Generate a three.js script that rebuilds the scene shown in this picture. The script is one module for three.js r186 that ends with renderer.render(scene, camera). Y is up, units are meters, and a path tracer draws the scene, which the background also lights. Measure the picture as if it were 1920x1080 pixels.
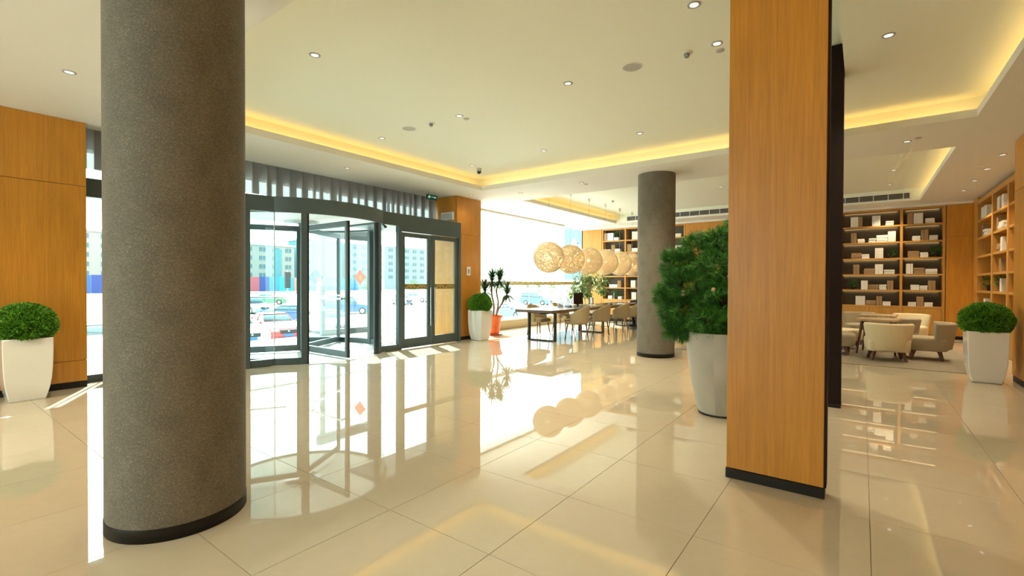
import * as THREE from 'three';
import { RectAreaLightUniformsLib } from 'three/addons/lights/RectAreaLightUniformsLib.js';
import { RoundedBoxGeometry } from 'three/addons/geometries/RoundedBoxGeometry.js';
import { mergeGeometries, mergeVertices } from 'three/addons/utils/BufferGeometryUtils.js';
import { MarchingCubes } from 'three/addons/objects/MarchingCubes.js';

// ------------------------------------------------------------------ camera, sky, sun, exposure
RectAreaLightUniformsLib.init();
const scene = new THREE.Scene();
const camera = new THREE.PerspectiveCamera(62.88, 1920 / 1080, 0.05, 900);
camera.position.set(0, 1.4, 0);
{ // level, turned 36.7 degrees to the left of -Z, tipped 0.6 degrees down
  const yaw = -0.640054, p = 0.01055, r = -0.003473;
  const world2cam = new THREE.Matrix4().makeRotationZ(r).multiply(new THREE.Matrix4().makeRotationX(p)).multiply(new THREE.Matrix4().makeRotationY(yaw));
  camera.quaternion.setFromRotationMatrix(world2cam.transpose());
}
scene.add(camera);
const renderer = new THREE.WebGLRenderer({ antialias: true });
renderer.toneMapping = THREE.LinearToneMapping;
renderer.toneMappingExposure = 1.55;
renderer.shadowMap.enabled = true;
scene.background = new THREE.Color().setRGB(3.7, 4.4, 4.05);

const SUN = new THREE.Vector3(-0.697, 0.616, -0.367).normalize();
const sun = new THREE.DirectionalLight(new THREE.Color().setRGB(1, 0.96, 0.88), 12);
sun.name = 'sun';
sun.position.copy(SUN).multiplyScalar(60).add(new THREE.Vector3(-8, 0, -8));
sun.target.position.set(-8, 0, -8);
sun.castShadow = true;
sun.shadow.camera.left = -45; sun.shadow.camera.right = 45; sun.shadow.camera.top = 45; sun.shadow.camera.bottom = -45; sun.shadow.camera.far = 200;
sun.shadow.mapSize.set(4096, 4096);
scene.add(sun, sun.target);

const WARM = new THREE.Color().setRGB(1, 0.54, 0.14);      // cove strips
const DOWN = new THREE.Color().setRGB(1, 0.82, 0.56);      // downlights
const COVE_NITS = 4.2, DOWN_CD = 3;

// ------------------------------------------------------------------ helpers
function rng(seed) { let a = seed >>> 0; return () => { a = (a + 0x6D2B79F5) | 0; let t = Math.imul(a ^ (a >>> 15), 1 | a); t = (t + Math.imul(t ^ (t >>> 7), 61 | t)) ^ t; return ((t ^ (t >>> 14)) >>> 0) / 4294967296; }; }
const R0 = rng(7);
const rr = (a, b, R = R0) => a + (b - a) * R();
const lin = (r, g, b) => new THREE.Color().setRGB(r, g, b);
const V = (x, y, z) => new THREE.Vector3(x, y, z);

const used = new Map();
function numbered(name) { const n = used.get(name) || 0; used.set(name, n + 1); return n ? `${name}_${String(n).padStart(3, '0')}` : name; }
function mesh(name, geo, mat, parent) {
  const g = Array.isArray(geo) ? mergeGeometries(geo.map(q => { const c = q.index ? q.toNonIndexed() : q.clone(); for (const k of Object.keys(c.attributes)) if (!['position', 'normal', 'uv'].includes(k)) c.deleteAttribute(k); return c; })) : geo;
  const m = new THREE.Mesh(g, mat); m.castShadow = m.receiveShadow = true;
  if (parent) { m.name = name; parent.add(m); } else { m.name = numbered(name); scene.add(m); }
  return m;
}
function tag(o, label, category, group) { o.userData.label = label; o.userData.category = category; if (group) o.userData.group = group; return o; }
function thing(name, label, category, pos = [0, 0, 0], turn = 0, group) {
  const o = new THREE.Group(); o.name = numbered(name); scene.add(o); o.position.set(...pos); o.rotation.y = turn;
  return tag(o, label, category, group);
}
function structure(name, label, geo, mat) {
  const o = geo ? mesh(name, geo, mat) : new THREE.Group();
  if (!geo) { o.name = numbered(name); scene.add(o); }
  o.userData.kind = 'structure'; o.userData.label = label; o.userData.category = name.split('_')[0]; return o;
}
function copyThing(src, label, group, pos, turn) {
  const c = src.clone(); c.name = numbered(src.name.replace(/_\d{3}$/, '')); scene.add(c);
  c.userData = { ...src.userData, label }; if (group) c.userData.group = group;
  if (pos) c.position.set(...pos); if (turn !== undefined) c.rotation.y = turn; return c;
}
// uv in metres from the face's main direction
function uvBox(g, ox = 0, oy = 0, swap = false) {
  g = g.index ? g.toNonIndexed() : g;
  const p = g.attributes.position, n = g.attributes.normal, uv = new Float32Array(p.count * 2);
  for (let i = 0; i < p.count; i++) {
    const ax = Math.abs(n.getX(i)), ay = Math.abs(n.getY(i)), az = Math.abs(n.getZ(i));
    let u, v;
    if (ax >= ay && ax >= az) { u = p.getZ(i); v = p.getY(i); } else if (ay >= az) { u = p.getX(i); v = p.getZ(i); } else { u = p.getX(i); v = p.getY(i); }
    if (swap) [u, v] = [v, u];
    uv[2 * i] = u + ox; uv[2 * i + 1] = v + oy;
  }
  g.setAttribute('uv', new THREE.BufferAttribute(uv, 2)); return g;
}
const B = (x0, x1, y0, y1, z0, z1, swap) => { const g = new THREE.BoxGeometry(Math.abs(x1 - x0), Math.abs(y1 - y0), Math.abs(z1 - z0)); g.translate((x0 + x1) / 2, (y0 + y1) / 2, (z0 + z1) / 2); return uvBox(g, 0, 0, swap); };
// box with every edge chamfered (44 triangles)
function CB(x0, x1, y0, y1, z0, z1, c = 0.004, swap) {
  const w = Math.abs(x1 - x0) / 2, h = Math.abs(y1 - y0) / 2, d = Math.abs(z1 - z0) / 2; c = Math.min(c, w * .45, h * .45, d * .45);
  const P = [], tri = (a, b, q) => { const n = b.clone().sub(a).cross(q.clone().sub(a)), m = a.clone().add(b).add(q); P.push(...(n.dot(m) >= 0 ? [a, b, q] : [a, q, b])); };
  const quad = (a, b, q, e) => { tri(a, b, q); tri(a, q, e); };
  const S = [-1, 1];
  for (const s of S) {
    quad(V(s * w, -h + c, -d + c), V(s * w, h - c, -d + c), V(s * w, h - c, d - c), V(s * w, -h + c, d - c));
    quad(V(-w + c, s * h, -d + c), V(w - c, s * h, -d + c), V(w - c, s * h, d - c), V(-w + c, s * h, d - c));
    quad(V(-w + c, -h + c, s * d), V(w - c, -h + c, s * d), V(w - c, h - c, s * d), V(-w + c, h - c, s * d));
    for (const t of S) {
      quad(V(s * w, t * (h - c), -d + c), V(s * (w - c), t * h, -d + c), V(s * (w - c), t * h, d - c), V(s * w, t * (h - c), d - c));
      quad(V(s * w, -h + c, t * (d - c)), V(s * (w - c), -h + c, t * d), V(s * (w - c), h - c, t * d), V(s * w, h - c, t * (d - c)));
      quad(V(-w + c, s * h, t * (d - c)), V(-w + c, s * (h - c), t * d), V(w - c, s * (h - c), t * d), V(w - c, s * h, t * (d - c)));
      for (const q of S) tri(V(s * w, t * (h - c), q * (d - c)), V(s * (w - c), t * h, q * (d - c)), V(s * (w - c), t * (h - c), q * d));
    }
  }
  const g = new THREE.BufferGeometry().setFromPoints(P); g.computeVertexNormals(); g.translate((x0 + x1) / 2, (y0 + y1) / 2, (z0 + z1) / 2);
  return uvBox(g, 0, 0, swap);
}
function RB(w, h, d, r, x = 0, y = 0, z = 0, seg = 2) { const g = new RoundedBoxGeometry(w, h, d, seg, r); g.translate(x, y, z); return uvBox(g); }
function tube(pts, r, seg = 24, rad = 8, closed = false) { return new THREE.TubeGeometry(new THREE.CatmullRomCurve3(pts.map(p => Array.isArray(p) ? V(...p) : p), closed), seg, r, rad, closed); }
function rod(a, b, r0, r1 = r0, n = 10) { // tapered straight rod from a to b
  const A = V(...a), D = V(...b).sub(A), g = new THREE.CylinderGeometry(r1, r0, D.length(), n);
  g.translate(0, D.length() / 2, 0); g.applyQuaternion(new THREE.Quaternion().setFromUnitVectors(V(0, 1, 0), D.clone().normalize())); g.translate(A.x, A.y, A.z); return g;
}
const lathe = (pts, n = 32) => new THREE.LatheGeometry(pts.map(p => new THREE.Vector2(...p)), n);
// skin over a list of closed loops with the same number of points
function loft(loops, caps = true, closed = false) {
  const n = loops[0].length, pos = [], idx = [];
  for (const l of loops) for (const p of l) pos.push(p.x, p.y, p.z);
  const m = loops.length;
  for (let i = 0; i < (closed ? m : m - 1); i++) for (let j = 0; j < n; j++) { const a = i * n + j, b = i * n + (j + 1) % n, c = ((i + 1) % m) * n + j, d = ((i + 1) % m) * n + (j + 1) % n; idx.push(a, c, b, b, c, d); }
  if (caps && !closed) for (const [o, flip] of [[0, 0], [(m - 1) * n, 1]]) {
    const c = V(0, 0, 0), l = loops[o / n]; l.forEach(p => c.add(p)); c.divideScalar(n); const k = pos.length / 3; pos.push(c.x, c.y, c.z);
    for (let j = 0; j < n; j++) { const a = o + j, b = o + (j + 1) % n; flip ? idx.push(a, k, b) : idx.push(a, b, k); }
  }
  const g = new THREE.BufferGeometry(); g.setAttribute('position', new THREE.Float32BufferAttribute(pos, 3)); g.setIndex(idx); g.computeVertexNormals();
  return uvBox(g);
}
class Tris { // loose triangles (leaves, needles, blades)
  constructor() { this.p = []; }
  tri(a, b, c) { this.p.push(a.x, a.y, a.z, b.x, b.y, b.z, c.x, c.y, c.z); }
  quad(a, b, c, d) { this.tri(a, b, c); this.tri(a, c, d); }
  geo() { const g = new THREE.BufferGeometry(); g.setAttribute('position', new THREE.Float32BufferAttribute(this.p, 3)); g.computeVertexNormals(); g.setAttribute('uv', new THREE.Float32BufferAttribute(new Float32Array(this.p.length / 3 * 2), 2)); return g; }
}

// ------------------------------------------------------------------ procedural textures
function vnoise(seed) { // tileable value noise with periods px, py
  const T = new Float32Array(65536), R = rng(seed); for (let i = 0; i < 65536; i++) T[i] = R();
  return (x, y, px, py) => {
    const xi = Math.floor(x), yi = Math.floor(y), fx = x - xi, fy = y - yi, sx = fx * fx * (3 - 2 * fx), sy = fy * fy * (3 - 2 * fy);
    const h = (i, j) => T[((((i % px) + px) % px) * 7919 + (((j % py) + py) % py) * 104729 + 13) & 65535];
    const a = h(xi, yi), b = h(xi + 1, yi), c = h(xi, yi + 1), d = h(xi + 1, yi + 1);
    return a + (b - a) * sx + (c - a) * sy + (a - b - c + d) * sx * sy;
  };
}
function dataTex(n, fn, srgb, rep = 1) { // fn(u, v) -> [r, g, b] in 0..1 (sRGB when srgb)
  const d = new Uint8Array(n * n * 4);
  for (let j = 0; j < n; j++) for (let i = 0; i < n; i++) { const c = fn(i / n, j / n), k = (j * n + i) * 4; for (let q = 0; q < 3; q++) d[k + q] = Math.max(0, Math.min(255, Math.round(255 * c[q]))); d[k + 3] = 255; }
  const t = new THREE.DataTexture(d, n, n); t.wrapS = t.wrapT = THREE.RepeatWrapping; t.magFilter = THREE.LinearFilter; t.minFilter = THREE.LinearMipmapLinearFilter; t.generateMipmaps = true;
  if (srgb) t.colorSpace = THREE.SRGBColorSpace; t.repeat.set(rep, rep); t.needsUpdate = true; return t;
}
const N1 = vnoise(1), N2 = vnoise(2), N3 = vnoise(3);
const grain = (u, v) => 0.45 * N1(u * 150, v * 5, 150, 5) + 0.3 * N2(u * 60, v * 3, 60, 3) + 0.25 * N3(u * 300, v * 14, 300, 14);
const woodTex = dataTex(1024, (u, v) => { const g = grain(u, v) - 0.5, b = N3(u * 9, v * 2, 9, 2) - 0.5, k = 0.88 + 0.15 * g + 0.06 * b; return [k, k * (1 + 0.04 * g), k * (1 + 0.10 * g)]; }, true, 0.8);
const woodBump = dataTex(512, (u, v) => { const g = grain(u, v); return [g, g, g]; }, false, 0.8);
const stuccoF = (u, v) => { const a = N1(u * 170, v * 260, 170, 260), b = N2(u * 90, v * 150, 90, 150), c = N3(u * 330, v * 400, 330, 400); return 0.4 * a + 0.3 * b + 0.3 * c; };
const stuccoTex = dataTex(1024, (u, v) => { const s = stuccoF(u, v), l = N2(u * 6, v * 5, 6, 5) - 0.5, k = 0.76 + 0.42 * (s - 0.5) + 0.08 * l + (s > 0.70 ? 0.14 : 0); return [k, k, k]; }, true, 1);
const stuccoBump = dataTex(1024, (u, v) => { const s = stuccoF(u, v); return [s, s, s]; }, false, 1);
const tileTex = dataTex(512, (u, v) => { const k = 0.97 + 0.016 * (N1(u * 7, v * 7, 7, 7) - 0.5) + 0.012 * (N2(u * 40, v * 40, 40, 40) - 0.5); return [k, k, k * 0.995]; }, true, 0.6);
const fabTex = dataTex(512, (u, v) => { const k = 0.93 + 0.08 * (N1(u * 180, v * 180, 180, 180) - 0.5) + 0.05 * (N2(u * 90, v * 70, 90, 70) - 0.5); return [k, k, k]; }, true, 5);
const rugTex = dataTex(512, (u, v) => { const k = 0.86 + 0.2 * (N1(u * 120, v * 120, 120, 120) - 0.5) + 0.06 * (N2(u * 9, v * 9, 9, 9) - 0.5); return [k, k, k]; }, true, 1.4);
const concTex = dataTex(512, (u, v) => { const k = 0.85 + 0.2 * (N1(u * 14, v * 14, 14, 14) - 0.5) + 0.12 * (N2(u * 90, v * 90, 90, 90) - 0.5); return [k, k, k]; }, true, 0.1);
const std = (c, o = {}) => new THREE.MeshStandardMaterial({ color: c, roughness: 0.6, metalness: 0, ...o });
const phy = (c, o = {}) => new THREE.MeshPhysicalMaterial({ color: c, roughness: 0.5, metalness: 0, ...o });

const M = {
  wood: phy(lin(0.72, 0.31, 0.034), { map: woodTex, bumpMap: woodBump, bumpScale: 0.0004, roughness: 0.38 }),
  shelfWood: phy(lin(0.70, 0.35, 0.07), { map: woodTex, bumpMap: woodBump, bumpScale: 0.0004, roughness: 0.45 }),
  ceiling: std(lin(0.84, 0.875, 0.76), { roughness: 0.75 }),
  soffit: std(lin(0.80, 0.80, 0.74), { roughness: 0.8 }),
  tile: [0, 1, 2].map(i => phy(lin(0.66 - 0.006 * i, 0.59 - 0.006 * i, 0.465 - 0.006 * i), { map: tileTex, roughness: 0.02, ior: 2.3 })),
  grout: std(lin(0.33, 0.27, 0.18), { roughness: 0.8 }),
  stucco: std(lin(0.29, 0.262, 0.205), { map: stuccoTex, bumpMap: stuccoBump, bumpScale: 0.0012, roughness: 0.75 }),
  plinth: phy(lin(0.014, 0.012, 0.010), { roughness: 0.5, specularIntensity: 0.5 }),
  bronze: phy(lin(0.014, 0.006, 0.004), { roughness: 0.65, specularIntensity: 0.4 }),
  frame: phy(lin(0.066, 0.096, 0.102), { roughness: 0.4 }),
  frameDark: phy(lin(0.010, 0.012, 0.014), { roughness: 0.3, metalness: 0.3 }),
  steel: phy(lin(0.62, 0.64, 0.66), { roughness: 0.22, metalness: 1 }),
  glass: phy(lin(0.86, 0.965, 0.975), { transmission: 1, roughness: 0, thickness: 0, ior: 1.5, side: THREE.DoubleSide }),
  shopGlass: phy(lin(0.96, 0.99, 0.985), { transmission: 1, roughness: 0, thickness: 0, ior: 1.5, side: THREE.DoubleSide }),
  curtain: phy(lin(0.42, 0.42, 0.425), { transmission: 0.62, roughness: 0.7, thickness: 0, side: THREE.DoubleSide }),
  white: phy(lin(0.82, 0.80, 0.75), { roughness: 0.16, clearcoat: 0.5, clearcoatRoughness: 0.08 }),
  offwhite: std(lin(0.80, 0.79, 0.76), { roughness: 0.55 }),
  dull: std(lin(0.45, 0.45, 0.43), { roughness: 0.6 }),
  grille: std(lin(0.30, 0.30, 0.28), { roughness: 0.6 }),
  black: std(lin(0.012, 0.012, 0.012), { roughness: 0.5 }),
  soil: std(lin(0.03, 0.02, 0.012), { roughness: 1 }),
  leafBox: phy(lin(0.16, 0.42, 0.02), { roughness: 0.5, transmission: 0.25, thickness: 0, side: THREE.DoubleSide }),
  leafBoxShade: phy(lin(0.05, 0.17, 0.012), { roughness: 0.5, transmission: 0.2, thickness: 0, side: THREE.DoubleSide }),  // darker copy of the leaf green, shade put into the colour
  needle: phy(lin(0.030, 0.16, 0.012), { roughness: 0.5, transmission: 0.2, thickness: 0, side: THREE.DoubleSide }),
  needleLight: phy(lin(0.075, 0.28, 0.02), { roughness: 0.5, transmission: 0.2, thickness: 0, side: THREE.DoubleSide }),
  dracaena: phy(lin(0.045, 0.12, 0.035), { roughness: 0.4, transmission: 0.2, thickness: 0, side: THREE.DoubleSide }),
  ficus: phy(lin(0.07, 0.20, 0.04), { roughness: 0.4, transmission: 0.3, thickness: 0, side: THREE.DoubleSide }),
  ficusPale: phy(lin(0.30, 0.36, 0.10), { roughness: 0.4, transmission: 0.3, thickness: 0, side: THREE.DoubleSide }),
  bark: std(lin(0.30, 0.22, 0.13), { roughness: 0.9 }),
  barkGrey: std(lin(0.26, 0.21, 0.15), { roughness: 0.9 }),
  orange: phy(lin(0.75, 0.16, 0.035), { roughness: 0.35 }),
  potGrey: phy(lin(0.66, 0.63, 0.55), { roughness: 0.5, map: concTex }),
  tan: phy(lin(0.54, 0.43, 0.25), { map: fabTex, roughness: 0.85, sheen: 0.4, sheenRoughness: 0.6 }),
  cream: phy(lin(0.86, 0.74, 0.48), { map: fabTex, roughness: 0.8 }),
  greige: phy(lin(0.42, 0.36, 0.25), { map: fabTex, roughness: 0.85 }),
  legWood: phy(lin(0.17, 0.065, 0.03), { map: woodTex, roughness: 0.4 }),
  tableWood: phy(lin(0.20, 0.12, 0.07), { map: woodTex, roughness: 0.25 }),
  loungeTable: phy(lin(0.58, 0.41, 0.22), { map: woodTex, roughness: 0.35 }),
  rug: std(lin(0.38, 0.33, 0.245), { map: rugTex, roughness: 1 }),
  backPanel: std(lin(0.10, 0.085, 0.065), { roughness: 0.7 }),
  bookWhite: std(lin(0.80, 0.77, 0.70), { roughness: 0.6 }),
  bookBrown: std(lin(0.34, 0.21, 0.10), { roughness: 0.7 }),
  string: phy(lin(0.80, 0.70, 0.50), { roughness: 0.8, transmission: 0.3, thickness: 0, side: THREE.DoubleSide }),
  lens: new THREE.MeshStandardMaterial({ color: 0x222222, emissive: lin(1, 0.93, 0.82), emissiveIntensity: 1.1 }),
  led: new THREE.MeshStandardMaterial({ color: 0x222222, emissive: lin(1, 0.60, 0.18), emissiveIntensity: 2.0 }),
  ledDim: new THREE.MeshStandardMaterial({ color: 0x222222, emissive: lin(1, 0.66, 0.25), emissiveIntensity: 0.7 }),
  bulb: new THREE.MeshStandardMaterial({ color: 0x222222, emissive: lin(1, 0.86, 0.6), emissiveIntensity: 5 }),
  cloth: std(lin(0.012, 0.012, 0.016), { roughness: 0.9 }),
  skin: std(lin(0.55, 0.33, 0.22), { roughness: 0.6 }),
};

// ------------------------------------------------------------------ the room
const SY = 3.5, CY = 3.8;                       // soffit and recessed ceiling heights
const X0 = -8.75, X1 = 2.62, Z0 = -16.7, Z1 = 6;
{ // floor: polished tiles on a grout bed
  const floor = structure('floor', 'polished cream tile floor of the lobby');
  floor.userData.category = 'floor';
  mesh('grout_bed', B(X0, X1, -0.2, -0.005, Z0, Z1), M.grout, floor);
  const PX = 0.79, PZ = 0.819, variants = [];
  for (let i = 0; i < 6; i++) { const g = CB(-PX / 2 + 0.0016, PX / 2 - 0.0016, -0.012, 0, -PZ / 2 + 0.0016, PZ / 2 - 0.0016, 0.0008); variants.push(uvBox(g, rr(0, 3), rr(0, 3))); }
  for (let i = -11; i <= 2; i++) for (let j = -3; j <= 17; j++) {
    const t = mesh('tile', variants[Math.floor(R0() * 6)], M.tile[Math.floor(R0() * 3)], floor);
    t.position.set(0.046 + PX * (i + 0.5), 0, -1.87 - PZ * (j + 0.5) + PZ);
  }
  const rest = [];
  for (let i = -11; i <= 2; i++) for (let j = -9; j <= -4; j++) { const g = variants[0].clone(); g.translate(0.046 + PX * (i + 0.5), 0, -1.87 - PZ * (j + 0.5) + PZ); rest.push(g); }
  const rm = mesh('tile_field', rest, M.tile[0], floor); rm.userData.kind = 'stuff';
}
const coves = [[-6.97, 1.125, -8.2, -1.86], [-6.97, 1.12, -15.45, -9.8]];
{ // ceiling: soffit with two lit recesses
  const c = structure('ceiling', 'cream plaster ceiling with two recessed cove-lit fields');
  const y0 = SY, y1 = SY + 0.03, [a, b] = coves;
  mesh('soffit', [B(X0, a[0], y0, y1, Z0, Z1), B(a[1], X1, y0, y1, Z0, Z1), B(a[0], a[1], y0, y1, a[3], Z1), B(a[0], a[1], y0, y1, b[3], a[2]), B(a[0], a[1], y0, y1, Z0, b[2]), B(b[1], a[1], y0, y1, b[2], b[3])], M.soffit, c);
  mesh('roof_slab', B(X0 - 0.3, X1 + 0.3, 4.3, 4.45, Z0 - 0.3, Z1 + 0.3), M.soffit, c);
  const S = 0.2;                                 // how far the trough runs behind the lip
  coves.forEach(([x0, x1, z0, z1], k) => {
    const far = k ? 0 : S;                       // the second recess has a plain far face with the air grille in it
    const t = 0.03, lipTop = SY + 0.1;
    mesh('cove_lip', B(x0 - t, x0, y1, lipTop, z0 - (k ? 0 : t), z1 + t), M.soffit, c);
    mesh('cove_lip', B(x1, x1 + t, y1, lipTop, z0 - (k ? 0 : t), z1 + t), M.soffit, c);
    mesh('cove_lip', B(x0, x1, y1, lipTop, z1, z1 + t), M.soffit, c);
    if (!k) mesh('cove_lip', B(x0, x1, y1, lipTop, z0 - t, z0), M.soffit, c);
    const wx0 = x0 - S, wx1 = x1 + S, wz0 = z0 - far, wz1 = z1 + S;
    mesh('cove_wall', B(wx0 - 0.05, wx0, y1, 4.3, wz0 - 0.05, wz1 + 0.05), M.ceiling, c);
    mesh('cove_wall', B(wx1, wx1 + 0.05, y1, 4.3, wz0 - 0.05, wz1 + 0.05), M.ceiling, c);
    mesh('cove_wall', B(wx0, wx1, y1, 4.3, wz1, wz1 + 0.05), M.ceiling, c);
    mesh('cove_wall', B(wx0, wx1, y1, 4.3, wz0 - 0.05, wz0), M.ceiling, c);
    if (k) mesh('recessed_field', B(wx0, wx1, CY, CY + 0.1, wz0, wz1), M.ceiling, c);
    else { // the first field has a slot between the two screens
      const h = [-0.85, -0.185, -6.72, -3.9];
      mesh('recessed_field', [B(wx0, h[0], CY, CY + 0.1, wz0, wz1), B(h[1], wx1, CY, CY + 0.1, wz0, wz1), B(h[0], h[1], CY, CY + 0.1, wz0, h[2]), B(h[0], h[1], CY, CY + 0.1, h[3], wz1)], M.ceiling, c);
      mesh('slot_lining', [B(h[0] - 0.02, h[0], CY + .1, 4.1, h[2], h[3]), B(h[1], h[1] + 0.02, CY + .1, 4.1, h[2], h[3]), B(h[0], h[1], CY + .1, 4.1, h[2] - 0.02, h[2]), B(h[0], h[1], CY + .1, 4.1, h[3], h[3] + 0.02), B(h[0] - 0.02, h[1] + 0.02, 4.1, 4.13, h[2] - 0.02, h[3] + 0.02)], M.ceiling, c);
    }
  });
}
// strips of warm light lying in the troughs
function coveStrip(x0, x1, z0, z1, label, out) { // out: the side of the trough's back wall
  const y = SY + 0.035, s = thing('cove_light_strip', label, 'light strip', [0, 0, 0], 0, 'cove light strips'), alongX = x1 - x0 > z1 - z0;
  for (let k = 0; k < 2; k++) mesh('light_segment', alongX ? B(x0 + (x1 - x0) * k / 2, x0 + (x1 - x0) * (k + 1) / 2, y, y + 0.012, z0, z1) : B(x0, x1, y, y + 0.012, z0 + (z1 - z0) * k / 2, z0 + (z1 - z0) * (k + 1) / 2), M.led, s);
  const l = new THREE.RectAreaLight(WARM, COVE_NITS, alongX ? x1 - x0 : z1 - z0, 0.04), cx = (x0 + x1) / 2, cz = (z0 + z1) / 2;
  l.position.set(cx, y + 0.03, cz); l.lookAt(cx + out[0], y + 0.03 + 0.55, cz + out[1]); l.name = 'cove_light'; scene.add(l); return s;
}
coves.forEach(([x0, x1, z0, z1], k) => {
  const q = k ? 'far ceiling recess above the seating' : 'front ceiling recess', c = 0.08, w = 0.02;
  coveStrip(x0 - c - w, x0 - c + w, z0 + 0.02, z1 - 0.02, `warm light strip in the cove along the window side of the ${q}`, [-1, 0]);
  coveStrip(x1 + c - w, x1 + c + w, z0 + 0.02, z1 - 0.02, `warm light strip in the cove along the bookcase side of the ${q}`, [1, 0]);
  coveStrip(x0 + 0.02, x1 - 0.02, z1 + c - w, z1 + c + w, `warm light strip in the cove along the near end of the ${q}`, [0, 1]);
  if (!k) coveStrip(x0 + 0.02, x1 - 0.02, z0 - c - w, z0 - c + w, `warm light strip in the cove along the far end of the ${q}`, [0, -1]);
});

// wood panel walls: a core, panels with open joints and a black plinth
function panelsX(g, x, t, zs, ys, mat = M.wood) { for (let i = 0; i + 1 < zs.length; i++) for (let j = 0; j + 1 < ys.length; j++) { const p = mesh('panel', uvBox(CB(x, x + t, ys[j] + 0.0025, ys[j + 1] - 0.0025, zs[i] + 0.0025, zs[i + 1] - 0.0025, 0.002), i * 0.37, j * 0.61), mat, g); } }
function panelsZ(g, z, t, xs, ys, mat = M.wood) { for (let i = 0; i + 1 < xs.length; i++) for (let j = 0; j + 1 < ys.length; j++) mesh('panel', uvBox(CB(xs[i] + 0.0025, xs[i + 1] - 0.0025, ys[j] + 0.0025, ys[j + 1] - 0.0025, z, z + t, 0.002), i * 0.29, j * 0.53), mat, g); }
{
  const w = structure('wall_left', 'honey wood panelled wall left of the entrance');
  mesh('core', B(-8.75, -8.30, 0, SY, -1.645, Z1), M.bronze, w);
  panelsX(w, -8.30, 0.02, [-1.65, 1.2, 3.6, Z1], [0.085, 0.36, 2.66, SY]);
  mesh('plinth', B(-8.30, -8.292, 0, 0.083, -1.65, Z1), M.plinth, w);
}
{
  const w = structure('wall_right', 'honey wood panelled wall at the right edge');
  mesh('core', B(1.79, X1, 0, SY, -9.9, Z1), M.bronze, w);
  panelsX(w, 1.764, 0.026, [-9.9, -8.6, -6.2, -3.8, -1.4, 1, 3.4, Z1], [0.085, 2.75, SY]);
  panelsZ(w, -9.915, 0.02, [1.764, X1], [0.085, 2.75, SY]);
  mesh('plinth', B(1.775, 1.79, 0, 0.083, -9.9, Z1), M.plinth, w);
}
{
  const w = structure('wall_back', 'cream wall with an added wide window behind the viewpoint');
  mesh('masonry', [B(X0, X1, 0, 0.3, Z1, Z1 + 0.2), B(X0, X1, 3.4, 4.45, Z1, Z1 + 0.2), B(X0, -8.2, 0.3, 3.4, Z1, Z1 + 0.2), B(-2.26, X1, 0.3, 3.4, Z1, Z1 + 0.2)], M.offwhite, w);
  const v = structure('window_4', 'unseen wide window added behind the viewpoint as sky fill');  // unseen window, added so cool sky light fills the room from behind
  for (let i = 0; i < 3; i++) { const a = -8.2 + i * 1.98, g = new THREE.PlaneGeometry(1.94, 3.1); g.translate(a + 0.99, 1.85, Z1 + 0.1); mesh('pane', g, M.shopGlass, v); mesh('mullion', CB(a - 0.03, a + 0.03, 0.3, 3.4, Z1 + 0.05, Z1 + 0.15, 0.004), M.frame, v); }
}
{
  const w = structure('wall_far', 'far wall with honey wood panels between the bookcases');
  mesh('core', B(X0 - 0.2, X1 + 0.2, 0, SY, Z0 - 0.1, -16.64), M.bronze, w);
  mesh('fascia', B(X0, X1, SY - 0.06, SY - 0.001, -16.64, -16.30), M.soffit, w);
  const zf = -16.32, ys = [0.085, 2.62, SY - 0.062];
  panelsZ(w, zf, 0.02, [-8.73, -7.92], ys);
  panelsZ(w, zf, 0.02, [-4.83, -3.72, -2.6, -1.5, -0.56], ys);
  panelsZ(w, zf, 0.02, [1.70, 2.20], ys);
  mesh('backing', [B(-8.73, -7.92, 0, SY - .06, -16.64, zf), B(-4.83, -0.56, 0, SY - .06, -16.64, zf), B(1.70, 2.62, 0, SY - .06, -16.64, zf)], M.bronze, w);
  mesh('plinth', [B(-8.73, -7.92, 0, 0.083, zf, zf + 0.008), B(-4.83, -0.56, 0, 0.083, zf, zf + 0.008), B(1.70, 2.2, 0, 0.083, zf, zf + 0.008)], M.plinth, w);
  mesh('corner_post', CB(2.2, 2.5, 0, SY, -16.32, -15.82, 0.004), M.wood, w);
}
{
  const w = structure('wall_recess', 'wood backing behind the right-hand bookcase', B(2.55, X1, 0, SY, -16.3, -9.9), M.wood);
}
{ // wood pier between the doors and the dining window
  const w = structure('wall_pier', 'honey wood clad pier between the glass doors and the dining window');
  mesh('core', B(-8.74, -7.87, 0, SY, -9.185, -8.325), M.bronze, w);
  panelsX(w, -7.87, 0.02, [-9.2, -8.31], [0.085, 2.58, SY]);
  panelsZ(w, -8.325, 0.02, [-8.74, -7.87], [0.0, 2.58, SY]);
  panelsZ(w, -9.205, 0.02, [-8.74, -7.85], [0.0, 2.58, SY]);
  mesh('plinth', B(-7.87, -7.862, 0, 0.083, -9.19, -8.315), M.plinth, w);
}
{ // head beam over the entrance, closed up to the roof
  const w = structure('wall_entrance', 'plastered beam above the entrance glazing');
  mesh('beam', B(-9.0, X0, 3.26, 4.45, -8.6, -1.6), M.offwhite, w);
  mesh('beam_window_head', B(-9.0, X0 + 0.02, SY, 4.45, -16.7, -8.6), M.offwhite, w);
  mesh('parapet', B(-9.0, X0, SY, 4.45, -1.6, Z1), M.offwhite, w);
  mesh('outer_cladding', B(-9.0, X0, 0, SY, -1.62, Z1), M.offwhite, w);
}
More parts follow.
